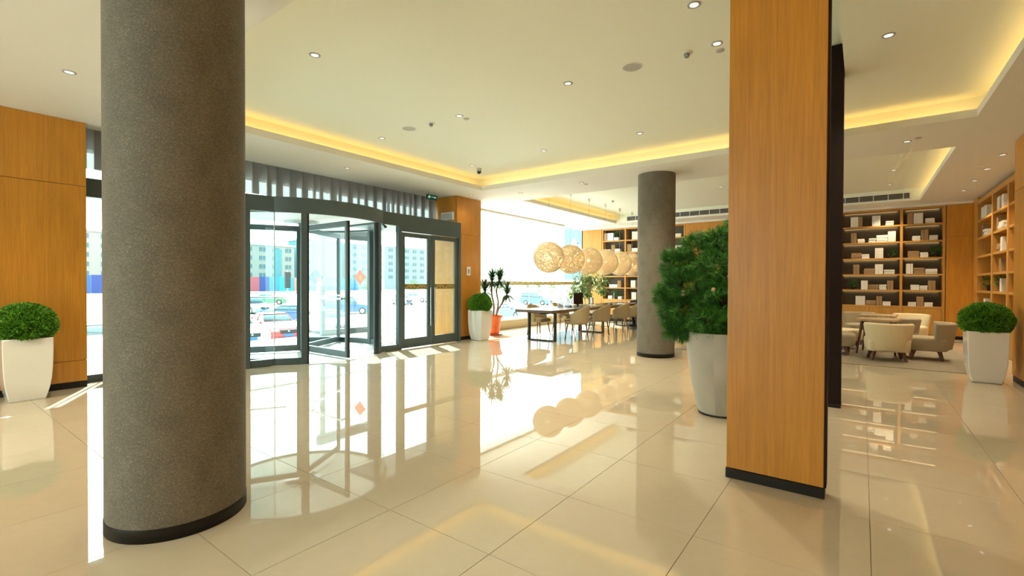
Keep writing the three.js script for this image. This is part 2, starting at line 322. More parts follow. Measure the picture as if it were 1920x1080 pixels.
{ // sill under the dining window
  const w = structure('wall_sill', 'low cream sill wall under the dining window');
  mesh('upstand', CB(-8.95, -8.72, 0, 0.25, -16.64, -9.2, 0.004), std(lin(0.62, 0.50, 0.30), { roughness: 0.5 }), w);
  mesh('sill_board', CB(-9.0, -8.68, 0.25, 0.285, -16.64, -9.2, 0.006), M.offwhite, w);
}
const goldCanvas = (() => { // gold film band with pale scrolls
  const c = document.createElement('canvas'); c.width = 512; c.height = 96; const g = c.getContext('2d');
  g.fillStyle = '#8c7420'; g.fillRect(0, 0, 512, 96); g.strokeStyle = '#e9e3c0'; g.lineWidth = 7;
  for (let k = 0; k < 2; k++) { const o = k * 256, S = (...p) => { g.beginPath(); g.moveTo(o + p[0], p[1]); g.bezierCurveTo(o + p[2], p[3], o + p[4], p[5], o + p[6], p[7]); g.stroke(); };
    S(6, 70, 50, 80, 60, 22, 100, 26); S(22, 84, 70, 84, 74, 50, 112, 44); S(112, 16, 124, 34, 130, 58, 148, 80); S(132, 14, 144, 32, 150, 58, 168, 78); S(160, 30, 196, 22, 204, 78, 250, 64); S(176, 18, 216, 16, 218, 52, 252, 46); }
  const t = new THREE.CanvasTexture(c); t.colorSpace = THREE.SRGBColorSpace; t.wrapS = THREE.RepeatWrapping; return t;
})();
M.gold = phy(0xffffff, { map: goldCanvas, roughness: 0.35, metalness: 0.2, side: THREE.DoubleSide });
function filmX(x, y0, y1, z0, z1) { // strip of film on a pane across X
  const g = new THREE.BoxGeometry(0.002, y1 - y0, z1 - z0), n = g.attributes.position, uv = g.attributes.uv, L = z1 - z0;
  for (let i = 0; i < n.count; i++) uv.setXY(i, (0.5 - n.getZ(i) / L) * L / 0.62, n.getY(i) / (y1 - y0) + 0.5);
  g.translate(x, (y0 + y1) / 2, (z0 + z1) / 2); return g;
}
const paneX = (x, y0, y1, z0, z1) => { const g = new THREE.PlaneGeometry(z1 - z0, y1 - y0); g.rotateY(Math.PI / 2); g.translate(x, (y0 + y1) / 2, (z0 + z1) / 2); return g; };
{ // fixed glazing left of the revolving door
  const w = structure('window_1', 'tall fixed glazing between the wood wall and the revolving door');
  mesh('pane', paneX(-8.66, 0.1, 2.57, -2.0, -1.70), M.glass, w);
  mesh('mullion', CB(-8.67, -8.65, 0.1, 2.57, -1.918, -1.904, 0.002), M.steel, w);
  mesh('sun_block_panel', CB(-8.70, -8.62, 0.1, 2.57, -3.45, -2.0, 0.004), M.frame, w);  // added out of view behind the column to narrow the sun streak
  mesh('header', CB(-8.74, -8.58, 2.57, 2.83, -3.5, -1.65, 0.004), M.frame, w);
  mesh('bottom_rail', CB(-8.72, -8.60, 0, 0.1, -3.5, -1.65, 0.004), M.frame, w);
  mesh('jamb', CB(-8.70, -8.62, 0.1, 2.57, -1.70, -1.655, 0.003), M.steel, w);
}
{ // strip of glass above the entrance canopy
  const w = structure('window_2', 'strip of clear glass above the entrance canopy, behind the curtain');
  const zs = [-8.3, -6.95, -5.6, -4.25, -2.9, -1.65];
  for (let i = 0; i < 5; i++) mesh('pane', paneX(-8.70, 2.84, 3.26, zs[i] + 0.02, zs[i + 1] - 0.02), M.glass, w);
  for (const z of zs) mesh('mullion', CB(-8.73, -8.67, 2.84, 3.26, z - 0.02, z + 0.02, 0.003), M.frame, w);
}
{ // dining window
  const w = structure('window_3', 'floor to ceiling dining window with a gold film band');
  const zs = [-16.3, -14.55, -12.8, -11.0, -9.21];
  for (let i = 0; i < 4; i++) { mesh('pane', paneX(-8.82, 0.285, SY, zs[i] + 0.004, zs[i + 1] - 0.004), M.shopGlass, w); mesh('gold_band', filmX(-8.815, 1.34, 1.45, zs[i] + 0.01, zs[i + 1] - 0.01), M.gold, w); }
  for (const z of zs.slice(1, 4)) mesh('glass_joint', B(-8.828, -8.812, 0.285, SY, z - 0.004, z + 0.004), M.dull, w);
}
{ // white roller blind drawn over the upper part of the dining window
  const b = thing('roller_blind', 'white roller blind drawn down the upper dining window', 'blind', [-8.70, 0, 0]);
  const bm = phy(lin(0.93, 0.93, 0.92), { transmission: 0.75, roughness: 1, thickness: 0, side: THREE.DoubleSide });
  for (const [z0, z1] of [[-14.86, -10.98], [-10.97, -9.22]]) { mesh('cloth', paneX(0, 1.50, SY - 0.06, z0, z1), bm, b); mesh('bottom_bar', CB(-0.012, 0.012, 1.475, 1.50, z0, z1, 0.003), M.offwhite, b); mesh('roller_tube', rod([0, SY - 0.032, z0], [0, SY - 0.032, z1], 0.03, 0.03, 14), M.offwhite, b); }
}
{ // revolving door
  const d = structure('door_1', 'large three-leaf revolving door in a dark metal drum');
  const C = [-9.05, -5.08], R = 1.65, D2R = Math.PI / 180;
  const at = (a, r) => [C[0] + r * Math.cos(a * D2R), C[1] + r * Math.sin(a * D2R)];      // angle from +X towards +Z
  const arcBand = (a0, a1, r0, r1, y0, y1, n = 24) => { const L = []; for (let i = 0; i <= n; i++) { const a = a0 + (a1 - a0) * i / n, [p, q] = at(a, r0), [s, t] = at(a, r1); L.push([V(p, y0, q), V(s, y0, t), V(s, y1, t), V(p, y1, q)]); } const g = loft(L); g.computeVertexNormals(); return g; };
  mesh('canopy_fascia', arcBand(-30, 44.4, R - 0.05, R, 2.57, 2.83, 40), M.frame, d);
  mesh('canopy_fascia', arcBand(44.4, 330, R - 0.05, R, 2.57, 2.83, 60), M.frame, d);
  const disc = new THREE.CylinderGeometry(R - 0.05, R - 0.05, 0.2, 64); disc.translate(C[0], 2.71, C[1]);
  mesh('drum_ceiling', disc, M.offwhite, d);
  const hub = new THREE.CylinderGeometry(0.34, 0.34, 0.06, 40); hub.translate(C[0], 2.58, C[1]); mesh('hub_cover', hub, M.steel, d);
  const floorDisc = new THREE.CylinderGeometry(R + 0.03, R + 0.03, 0.01, 64); floorDisc.translate(C[0], 0.003, C[1]); mesh('drum_floor', floorDisc, std(lin(0.55, 0.53, 0.49), { roughness: 0.4 }), d);
  for (const a of [28, -28, -88, 92, 152, 208]) {
    const [x, z] = at(a, R - 0.05), g = CB(-0.055, 0.055, 0, 2.57, -0.05, 0.05, 0.006); g.rotateY(-a * D2R); g.translate(x, 0, z); mesh('drum_post', g, M.frame, d);
  }
  const dark = CB(-0.035, 0.035, 0, 2.57, -0.012, 0.012, 0.003); { const g = dark.clone(); g.rotateY(-26 * D2R); g.translate(...(p => [p[0], 0, p[1]])(at(25.9, R - 0.03))); mesh('rubber_edge', g, M.frameDark, d); }
  { const g = dark.clone(); g.rotateY(26 * D2R); g.translate(...(p => [p[0], 0, p[1]])(at(-25.9, R - 0.03))); mesh('rubber_edge', g, M.frameDark, d); }
  for (const [a, b] of [[29.8, 44.4], [44.4, 90.2], [93.8, 150.2], [-29.8, -86.2], [-89.8, -150.2]]) {
    const lo = Math.min(a, b), hi = Math.max(a, b), g = new THREE.CylinderGeometry(R - 0.05, R - 0.05, 2.45, 14, 1, true, (90 - hi) * D2R, (hi - lo) * D2R); g.translate(C[0], 0.12 + 1.225, C[1]);
    mesh('curved_pane', g, M.glass, d);
    mesh('curved_rail', arcBand(lo, hi, R - 0.09, R - 0.01, 0, 0.12, 12), M.frame, d);
  }
  { // flat wing between the drum and the fixed glazing
    const [x, z] = at(44.4, R - 0.03), P2 = [-8.02, -3.5], dx = P2[0] - x, dz = P2[1] - z, len = Math.hypot(dx, dz), yaw = Math.atan2(-dz, dx), put = g => { g.rotateY(yaw); g.translate(x, 0, z); return g; };
    mesh('glass_joint', B(x - 0.006, x + 0.006, 0.12, 2.57, z - 0.006, z + 0.006), M.steel, d);
    mesh('wing_fascia', put(CB(0, len, 2.57, 2.83, -0.03, 0.03, 0.003)), M.frame, d); mesh('wing_rail', put(CB(0, len - 0.1, 0, 0.12, -0.035, 0.035, 0.003)), M.frame, d);
    const pg = new THREE.PlaneGeometry(len - 0.1, 2.45); pg.translate((len - 0.1) / 2, 1.345, 0); mesh('wing_pane', put(pg), M.glass, d);
    mesh('wing_post', put(CB(len - 0.1, len, 0, 2.57, -0.06, 0.06, 0.005)), M.frame, d);
    mesh('return_panel', CB(-8.66, -8.04, 0, 2.83, -3.5, -3.44, 0.004), M.frame, d);
    mesh('wing_deck', B(-8.72, -8.0, 2.6, 2.82, -4.2, -3.46), M.offwhite, d);
  }
  for (let k = 0; k < 3; k++) { // leaves
    const L = new THREE.Group(); L.name = 'leaf'; d.add(L); L.position.set(C[0], 0, C[1]); L.rotation.y = k * 2 * Math.PI / 3 + 0.002;
    const r0 = 0.05, r1 = 1.55, y0 = 0.03, y1 = 2.52, t = 0.03;
    mesh('top_rail', CB(r0, r1, y1 - 0.1, y1, -t, t, 0.004), M.frame, L);
    mesh('bottom_rail', CB(r0, r1, y0, y0 + 0.12, -t, t, 0.004), M.frame, L);
    mesh('inner_stile', CB(r0, r0 + 0.05, y0 + .12, y1 - .1, -t, t, 0.004), M.frame, L);
    mesh('outer_stile', CB(r1 - 0.06, r1, y0 + .12, y1 - .1, -t, t, 0.004), M.frame, L);
    mesh('brush_edge', CB(r1, r1 + 0.03, y0, y1, -0.022, 0.022, 0.004), M.frameDark, L);
    const pg = new THREE.PlaneGeometry(r1 - 0.06 - r0 - 0.07, y1 - y0 - 0.22); pg.translate((r0 + r1 + 0.01) / 2, (y0 + y1 + 0.02) / 2, 0); mesh('pane', pg, M.glass, L);
    mesh('push_bar', [rod([0.3, 1.10, 0.09], [1.49, 1.10, 0.09], 0.018), rod([0.45, 1.10, 0.09], [0.45, 1.10, 0.0], 0.012), rod([1.46, 1.10, 0.09], [1.46, 1.10, 0.0], 0.014)], M.steel, L);
  }
  const shaft = new THREE.CylinderGeometry(0.05, 0.05, 2.55, 20); shaft.translate(C[0], 1.29, C[1]); mesh('shaft', shaft, M.frame, d);
  // pale red paper diamond stuck inside the far curved glass
  const dc = document.createElement('canvas'); dc.width = dc.height = 256; const q = dc.getContext('2d');
  q.fillStyle = '#f2a596'; q.fillRect(0, 0, 256, 256); q.strokeStyle = '#f6b9a0'; q.lineWidth = 9; q.strokeRect(26, 26, 204, 204); q.lineWidth = 6; q.strokeRect(44, 44, 168, 168);
  q.save(); q.translate(128, 128); q.rotate(Math.PI / 4); q.lineWidth = 11; q.strokeStyle = '#f8cdb4';
  const ln = (...a) => { q.beginPath(); q.moveTo(a[0], a[1]); for (let i = 2; i < a.length; i += 2) q.lineTo(a[i], a[i + 1]); q.stroke(); };
  ln(-48, -44, -38, -34); ln(-62, -22, -26, -22, -58, 14); ln(-42, -2, -42, 56); ln(-38, 4, -24, 16);
  ln(-10, -42, 58, -42); ln(4, -26, 44, -26, 44, -6, 4, -6, 4, -26); ln(-2, 12, 52, 12, 52, 54, -2, 54, -2, 12); ln(25, 12, 25, 54); ln(-2, 33, 52, 33); q.restore();
  const dt = new THREE.CanvasTexture(dc); dt.colorSpace = THREE.SRGBColorSpace;
  const dg = new THREE.BoxGeometry(0.25, 0.25, 0.002); dg.rotateZ(Math.PI / 4); dg.rotateY(10 * D2R); { const [x, z] = at(-100, R - 0.07); dg.translate(x, 1.52, z); }
  const dia = mesh('paper_diamond', dg, phy(0xffffff, { map: dt, roughness: 0.8, transmission: 0.5, thickness: 0 }), d); dia.userData.label = 'pale red paper diamond with a character on the glass';
}
{ // flat pair of glass doors right of the drum, with canopy box above
  const d = structure('door_2', 'pair of dark framed glass doors with gold bands beside the revolving door');
  const x = -7.75;
  mesh('canopy_box', CB(-8.72, x + 0.05, 2.57, 2.83, -8.30, -5.93, 0.004), M.frame, d);
  mesh('sidelight_pane', paneX(x, 0.12, 2.57, -6.42, -5.98), M.glass, d);
  mesh('sidelight_rail', CB(x - 0.04, x + 0.04, 0, 0.12, -6.42, -5.98, 0.004), M.frame, d);
  mesh('sidelight_post', CB(x - 0.04, x + 0.05, 0, 2.57, -5.98, -5.93, 0.004), M.frame, d);
  mesh('jamb', CB(x - 0.05, x + 0.05, 0, 2.57, -6.50, -6.42, 0.004), M.frame, d);
  mesh('jamb', CB(x - 0.05, x + 0.05, 0, 2.57, -8.30, -8.22, 0.004), M.frame, d);
  mesh('transom', CB(x - 0.05, x + 0.05, 2.47, 2.57, -8.22, -6.50, 0.004), M.frame, d);
  for (const [z0, z1, hs] of [[-7.36, -6.50, 0], [-8.22, -7.37, 1]]) {
    const L = new THREE.Group(); L.name = 'leaf'; d.add(L);
    const s0 = 0.075, t = 0.025, yb = 0.015, yt = 2.455;
    mesh('stile', CB(x - t, x + t, yb, yt, z0 + 0.004, z0 + s0 + 0.03, 0.004), M.frame, L);
    mesh('stile', CB(x - t, x + t, yb, yt, z1 - s0 - 0.03, z1 - 0.004, 0.004), M.frame, L);
    mesh('top_rail', CB(x - t, x + t, yt - 0.09, yt, z0 + s0 + .03, z1 - s0 - .03, 0.004), M.frame, L);
    mesh('bottom_rail', CB(x - t, x + t, yb, yb + 0.2, z0 + s0 + .03, z1 - s0 - .03, 0.004), M.frame, L);
    mesh('pane', paneX(x, yb + 0.2, yt - 0.09, z0 + s0 + .03, z1 - s0 - .03), M.glass, L);
    mesh('gold_band', filmX(x + 0.004, 1.265, 1.37, z0 + s0 + .035, z1 - s0 - .035), M.gold, L);
    const hz = hs ? z1 - 0.055 : z0 + 0.055;
    mesh('pull_handle', [rod([x + 0.07, 0.45, hz], [x + 0.07, 1.3, hz], 0.014), rod([x + 0.02, 0.55, hz], [x + 0.07, 0.55, hz], 0.01), rod([x + 0.02, 1.2, hz], [x + 0.07, 1.2, hz], 0.01)], M.steel, L);
  }
}
{ // outer glass screen of the porch with its own pair of doors
  const d = structure('door_3', 'outer dark framed glass screen of the porch');
  const x = -11.3;
  mesh('header', CB(x - 0.06, x + 0.06, 2.57, 2.83, -8.5, -6.75, 0.004), M.frame, d);
  for (const z of [-6.9, -7.65, -8.4]) mesh('post', CB(x - 0.05, x + 0.05, 0, 2.57, z - 0.05, z + 0.05, 0.004), M.frame, d);
  for (const [a, b] of [[-8.35, -7.7], [-7.6, -6.95]]) { mesh('pane', paneX(x, 0.15, 2.57, a, b), M.glass, d); mesh('rail', CB(x - 0.03, x + 0.03, 0, 0.15, a, b, 0.004), M.frame, d); }
}
// round columns
function column(x, z, label) {
  const c = thing('round_column', label, 'column', [x, 0, z], 0, 'round grey columns');
  const g = new THREE.CylinderGeometry(0.35, 0.35, SY - 0.075, 96, 1, true), uv = g.attributes.uv; for (let i = 0; i < uv.count; i++) uv.setXY(i, uv.getX(i) * 4, uv.getY(i) * 6); g.translate(0, 0.075 + (SY - 0.075) / 2, 0);
  mesh('shaft', g, M.stucco, c);
  mesh('plinth', lathe([[0.05, 0.001], [0.353, 0.001], [0.353, 0.07], [0.349, 0.075], [0.05, 0.075]], 96), M.plinth, c);
}
column(-3.31, -1.08, 'large grey textured round column in the left foreground');
column(-3.22, -9.0, 'grey textured round column beside the dining table');
{ // upright screens
  const s = thing('wood_screen', 'tall honey wood screen panel with dark edge in the right foreground', 'screen', [-0.485, 0, -3.72]);
  mesh('face_board', CB(-0.297, 0.292, 0.072, CY, 0.005, 0.06, 0.003), M.wood, s);
  mesh('edge_frame', CB(-0.297, 0.306, 0.072, CY, -0.05, 0.005, 0.003), M.bronze, s);
  mesh('edge_strip', CB(0.2925, 0.306, 0.072, CY, 0.005, 0.058, 0.002), M.bronze, s);
  mesh('plinth', CB(-0.302, 0.298, 0.0, 0.07, -0.05, 0.066, 0.003), M.plinth, s);
  const t = thing('dark_screen', 'tall dark brown screen panel standing behind the wood screen', 'screen', [-0.49, 0, -6.58]);
  mesh('board', CB(-0.3, 0.300, 0.04, 4.095, -0.12, 0.13, 0.004), M.bronze, t);
  mesh('plinth', CB(-0.3, 0.303, 0.0, 0.04, -0.12, 0.133, 0.003), M.plinth, t);
}

// ------------------------------------------------------------------ fixtures on the ceiling
const trimG = lathe([[0.036, -0.004], [0.046, -0.010], [0.056, -0.006], [0.058, 0]], 28), lensG = (() => { const g = new THREE.CylinderGeometry(0.036, 0.036, 0.006, 24); g.translate(0, -0.002, 0); return g; })();
function downlight(x, y, z, label, cd = DOWN_CD, big = 1) {
  const d = thing('downlight', label, 'downlight', [x, y, z], 0, 'recessed ceiling downlights'); d.scale.set(big, 1, big);
  mesh('trim_ring', trimG, M.dull, d); mesh('lens', lensG, M.lens, d);
  const l = new THREE.SpotLight(DOWN, cd, 0, 1.0, 0.7, 2); l.position.set(x, y - 0.02, z); l.target.position.set(x, 0, z); l.castShadow = true; l.shadow.radius = 2; l.name = 'downlight_lamp'; scene.add(l, l.target);
  return d;
}
const seatSide = 'over the dining table side', loungeSide = 'over the lounge';
const DL = [
  [-4.66, CY, -2.76, 'round downlight in the front recess, nearest the left column'],
  [-1.186, CY, -4.2, 'round downlight at the top edge, above the wood screen', 6],
  [-1.19, CY, -5.01, 'round downlight beside a small sensor, above the potted pine', 6],
  [-2.86, CY, -4.95, 'round downlight beside the round ceiling speaker nearest the wood screen'],
  [-4.67, CY, -4.99, 'round downlight beside a small sensor, in front of the revolving door'],
  [-6.43, CY, -5.0, 'round downlight near the window side cove, above the revolving door front'],
  [-4.65, CY, -7.19, 'round downlight near the far cove, between camera and column'],
  [-2.88, CY, -7.27, 'round downlight near the far cove, above the round column by the table', 16],
  [-6.42, CY, -7.24, 'round downlight in the far corner of the front recess, by the small camera'],
  [0.177, CY, -5.82, 'round downlight in the front recess, right of the dark screen'],
  [-6.40, SY, -1.15, 'round downlight in the soffit above the left wood wall', 9],
  [-7.60, SY, -5.14, 'round downlight in the soffit above the revolving door canopy'],
  [-7.54, SY, -8.48, 'round downlight in the soffit above the wood pier', 0.8],
  [0.5, SY, -9.02, 'round downlight in the soffit between the two recesses, lounge side'],
  [1.79, SY, -10.83, 'nearest of four downlights in front of the right-hand bookcase'],
  [1.79, SY, -12.0, 'second nearest of four downlights in front of the right-hand bookcase'],
  [1.79, SY, -13.2, 'third nearest of four downlights in front of the right-hand bookcase'],
  [1.79, SY, -14.46, 'farthest of four downlights in front of the right-hand bookcase'],
  [0.5, SY, -15.9, 'round downlight in the soffit right above the lounge bookcase'],
  [-6.42, SY, -8.95, 'round downlight in the soffit between the recesses, nearest the dining window'],
  [-4.74, SY, -8.79, 'round downlight in the soffit between the recesses, left of the round column', 9],
  [-7.6, SY, -11.52, 'round downlight in the soffit along the dining window'],
  [0.5, CY, -12.75, 'nearer downlight in the far recess over the lounge'],
  [0.5, CY, -14.52, 'farther downlight in the far recess over the lounge'],
  [-2.83, CY, -12.44, 'round downlight in the far recess, between column and wood screen', 6],
];
for (const a of DL) downlight(...a.slice(0, 4), a[4] || (a[0] > -0.3 ? DOWN_CD * 2 : DOWN_CD));
[[-6.4, 0.6], [-4.0, 1.4], [-1.6, 1.4], [0.6, 1.4], [-6.4, 3.9], [-4.0, 3.9], [-1.6, 3.9], [0.6, 3.9]].forEach(([x, z], i) => downlight(x, SY, z, `${['first', 'second', 'third', 'fourth'][i % 4]} downlight from the window side, ${i < 4 ? 'nearer' : 'farther'} row behind the viewpoint`, x < -6 ? 9 : x < -3 ? 3 : 7));
downlight(-0.6, SY, -0.7, 'downlight in the soffit just in front of the viewpoint, above', 3); downlight(-1.8, SY, -0.4, 'downlight in the soffit between viewpoint and left column, above', 1.5);
// speakers, detectors, sprinklers
for (const [x, z, label] of [[-2.07, -5.0, 'round grey ceiling speaker nearest the wood screen'], [-5.69, -4.94, 'round grey ceiling speaker nearest the revolving door']]) {
  const s = thing('ceiling_speaker', label, 'speaker', [x, CY, z], 0, 'ceiling speakers');
  mesh('rim', lathe([[0.098, 0], [0.104, -0.008], [0.112, -0.006], [0.115, 0]], 36), M.offwhite, s);
  const g = new THREE.CylinderGeometry(0.1, 0.1, 0.005, 36); g.translate(0, -0.0025, 0); mesh('mesh_grille', g, M.dull, s);
}
for (const [x, y, z, label] of [[-1.49, CY, -5.03, 'white smoke detector beside the round speaker near the wood screen'], [-5.23, CY, -4.97, 'white smoke detector beside the round speaker near the revolving door'], [-5.83, CY, -12.7, 'white smoke detector in the far recess above the dining table']]) {
  const s = thing('smoke_detector', label, 'detector', [x, y, z], 0, 'smoke detectors');
  mesh('base', lathe([[0, -0.012], [0.055, -0.012], [0.06, 0]], 28), M.offwhite, s);
  mesh('sensor_head', lathe([[0, -0.05], [0.018, -0.05], [0.026, -0.04], [0.03, -0.012], [0, -0.012]], 24), M.grille, s);
}
for (const [x, y, z, label] of [[-1.2, CY, -5.18, 'small flush grey sensor plate beside the downlight above the potted pine'], [-4.67, CY, -5.14, 'small flush grey sensor plate beside the downlight before the revolving door'], [1.66, SY, -11.75, 'small flush grey sensor plate before the right-hand bookcase'], [-4.72, SY, -8.95, 'small flush grey sensor plate left of the round column'], [0.62, SY, -8.9, 'small flush grey sensor plate in the soffit before the lounge']]) {
  const g = lathe([[0, -0.012], [0.03, -0.012], [0.042, -0.006], [0.045, 0]], 24); g.translate(x, y, z); tag(mesh('ceiling_sensor', g, M.dull), label, 'sensor', 'flush ceiling sensors');
}
{
  const s = thing('security_camera', 'small grey dome camera in the corner of the front ceiling recess', 'camera', [-6.48, CY, -7.53]);
  mesh('mount', lathe([[0, -0.06], [0.045, -0.06], [0.05, 0]], 24), M.dull, s);
  const g = new THREE.SphereGeometry(0.045, 20, 14); g.translate(0, -0.07, 0); mesh('dome', g, M.black, s);
}
{ // air grilles in the far face of the far recess
  for (const [x0, x1, label] of [[-6.55, -3.3, 'long dark slatted air grille above the dining bookcase'], [-1.6, 0.92, 'long dark slatted air grille above the lounge bookcase']]) {
    const g = thing('air_grille', label, 'grille', [0, 0, -15.45], 0, 'air grilles');
    mesh('backing', B(x0, x1, SY + 0.06, SY + 0.2, 0.0005, 0.004), M.black, g);
    mesh('frame', [B(x0 - 0.02, x1 + 0.02, SY + 0.05, SY + 0.062, 0, 0.02), B(x0 - 0.02, x1 + 0.02, SY + 0.198, SY + 0.21, 0, 0.02), B(x0 - 0.02, x0, SY + 0.05, SY + 0.21, 0, 0.02), B(x1, x1 + 0.02, SY + 0.05, SY + 0.21, 0, 0.02)], M.offwhite, g);
    for (let k = 0; k < 3; k++) mesh('slat', CB(x0, x1, SY + 0.088 + k * 0.035, SY + 0.095 + k * 0.035, 0.004, 0.016, 0.002), M.dull, g);
    for (let x = x0 + 0.3; x < x1 - 0.1; x += 0.3) mesh('divider', B(x - 0.008, x + 0.008, SY + 0.06, SY + 0.2, 0.004, 0.012), M.offwhite, g);
  }
  const g = thing('wall_vent', 'white louvred vent box on the side of the wood pier', 'vent', [-8.12, 2.92, -8.305]);
  mesh('housing', CB(-0.2, 0.2, 0, 0.19, 0, 0.07, 0.006), M.offwhite, g);
  mesh('vent_face', B(-0.175, 0.175, 0.025, 0.165, 0.07, 0.071), M.dull, g);
  for (let k = 0; k < 5; k++) { const s = B(-0.175, 0.175, -0.009, 0.009, -0.003, 0.003); s.rotateX(0.6); s.translate(0, 0.04 + k * 0.028, 0.075); mesh('louvre', s, M.offwhite, g); }
}
{ // exit sign hung before the curtain
  const c = document.createElement('canvas'); c.width = 256; c.height = 128; const q = c.getContext('2d');
  q.fillStyle = '#0b3a24'; q.fillRect(0, 0, 256, 128); q.strokeStyle = q.fillStyle = '#c9f5de'; q.lineWidth = 9; q.lineCap = 'round';
  q.beginPath(); q.arc(60, 30, 9, 0, 7); q.fill(); const L = (...a) => { q.beginPath(); q.moveTo(a[0], a[1]); for (let i = 2; i < a.length; i += 2) q.lineTo(a[i], a[i + 1]); q.stroke(); };
  L(58, 44, 50, 72, 66, 90, 58, 112); L(50, 72, 36, 96, 22, 96); L(56, 48, 36, 58, 30, 74); L(58, 48, 76, 62, 90, 58); L(120, 64, 226, 64); L(196, 40, 226, 64, 196, 88);
  const t = new THREE.CanvasTexture(c); t.colorSpace = THREE.SRGBColorSpace;
  const s = thing('exit_sign', 'small green exit sign hanging from the soffit before the curtain', 'sign', [-8.0, 3.32, -7.63]);
  mesh('housing', CB(-0.012, 0.012, 0, 0.11, -0.16, 0.16, 0.003), M.black, s);
  const f = new THREE.PlaneGeometry(0.30, 0.095); f.rotateY(Math.PI / 2); f.translate(0.0125, 0.055, 0);
  mesh('lit_face', f, new THREE.MeshStandardMaterial({ color: 0x111111, emissive: 0xffffff, emissiveMap: t, emissiveIntensity: 0.8 }), s);
  for (const z of [-0.1, 0.1]) mesh('hanger', rod([0, 0.11, z], [0, SY - 3.32, z], 0.005), M.steel, s);
}
{ // small white plate on the pier
  const s = thing('wall_panel', 'small white control plate on the wood pier', 'control plate', [-7.849, 1.58, -8.72]);
  mesh('plate', CB(0, 0.02, 0, 0.22, -0.07, 0.07, 0.004), M.offwhite, s);
  mesh('inset', B(0.02, 0.022, 0.05, 0.17, -0.03, 0.03), M.dull, s); mesh('key', B(0.022, 0.024, 0.08, 0.15, -0.006, 0.006), M.black, s);
}
{ // pleated sheer valance
  const z0 = -8.28, z1 = -1.68, n = 520, pos = [], idx = [], y0 = 2.95, y1 = SY - 0.005, R = rng(31); const ph = [];
  let z = z0; const edges = [z]; while (z < z1) { z += rr(0.13, 0.27, R); edges.push(z); }
  const pts = []; for (let i = 0; i < edges.length - 1; i++) { const a = edges[i], w = edges[i + 1] - a, o = rr(0.35, 0.6, R) * w; for (const [f, d] of [[0, 0.060], [0.5 * w, 0.066], [w - 0.004, 0.058], [w, 0.05], [w - 0.004, 0.042], [w - o * 0.5, 0.036], [w - o, 0.03], [w - o - 0.003, 0.024], [w - o, 0.018], [w - o * 0.4, 0.016], [w - 0.002, 0.022]]) pts.push([a + f, d]); }
  pts.forEach(([zz, d], i) => { for (const [y, k] of [[y0, 1.3], [(y0 + y1) / 2, 1.1], [y1, 0.9]]) pos.push(-8.60 + d * k, y, Math.min(zz, z1)); });
  for (let i = 0; i < pts.length - 1; i++) for (let j = 0; j < 2; j++) { const a = i * 3 + j; idx.push(a, a + 1, a + 3, a + 3, a + 1, a + 4); }
  const g = new THREE.BufferGeometry(); g.setAttribute('position', new THREE.Float32BufferAttribute(pos, 3)); g.setIndex(idx); g.computeVertexNormals();
  const c = thing('sheer_valance', 'grey pleated sheer curtain valance above the revolving door', 'curtain');
  mesh('sheer_cloth', g, M.curtain, c);
  mesh('track', B(-8.62, -8.56, SY - 0.02, SY, z0, z1), M.offwhite, c);
  mesh('lining_board', B(-8.745, -8.735, 3.26, SY, z0, z1), M.dull, c);
}

// ------------------------------------------------------------------ plants
// clipped box ball: many small cupped leaves on a flattened dome
function boxBall(rx, ry, rz, n, seed) {
  const A = new Tris(), Bk = new Tris(), R = rng(seed);
  for (let i = 0; i < n; i++) {
    const u = rr(-0.62, 1, R), a = rr(0, 6.2832, R), s = Math.sqrt(1 - u * u), k = 1 - 0.16 * R() * R() + 0.03 * Math.sin(a * 7 + u * 9);
    const N = V(s * Math.cos(a) / rx, u / ry, s * Math.sin(a) / rz).normalize(), P = V(s * Math.cos(a) * rx, u * ry, s * Math.sin(a) * rz).multiplyScalar(k);
    const t = V(rr(-1, 1, R), rr(-1, 1, R), rr(-1, 1, R)).cross(N).normalize(), dir = N.clone().multiplyScalar(rr(0.5, 1.2, R)).add(t.clone().multiplyScalar(rr(0.3, 1, R))).normalize(), side = dir.clone().cross(V(rr(-1, 1, R), rr(-1, 1, R), rr(-1, 1, R))).normalize();
    const l = rr(0.024, 0.040, R), w = l * 0.34, tip = P.clone().add(dir.clone().multiplyScalar(l)), mid = P.clone().add(dir.clone().multiplyScalar(l * 0.5)), nn = dir.clone().cross(side);
    const m1 = mid.clone().add(side.clone().multiplyScalar(w)).addScaledVector(nn, 0.003), m2 = mid.clone().addScaledVector(side, -w).addScaledVector(nn, 0.003);
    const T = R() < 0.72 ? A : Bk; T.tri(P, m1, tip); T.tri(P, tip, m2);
  }
  return [A.geo(), Bk.geo()];
}
const ballGeo = boxBall(0.28, 0.24, 0.27, 13000, 5);
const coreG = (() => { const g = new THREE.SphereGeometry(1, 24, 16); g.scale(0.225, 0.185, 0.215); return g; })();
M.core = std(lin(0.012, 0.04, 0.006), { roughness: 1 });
const potGeo = (() => { // square tapering planter with bowed sides
  const L = [], H = 0.735, prof = [[0, 0.150], [0.02, 0.156], [0.08, 0.171], [0.16, 0.186], [0.26, 0.199], [0.38, 0.207], [0.52, 0.211], [0.72, 0.213], [0.735, 0.211], [0.735, 0.188], [0.68, 0.186]];
  for (const [y, h] of prof) { const l = [], r = 0.012; for (const [sx, sz] of [[1, 1], [-1, 1], [-1, -1], [1, -1]]) for (let k = 0; k < 4; k++) { const a = Math.atan2(sz, sx) - Math.PI / 4 + k * Math.PI / 6; l.push(V(sx * (h - r) + r * Math.cos(a), y, sz * (h - r) + r * Math.sin(a))); } L.push(l.reverse()); }
  const g = loft(L); return g;
})();
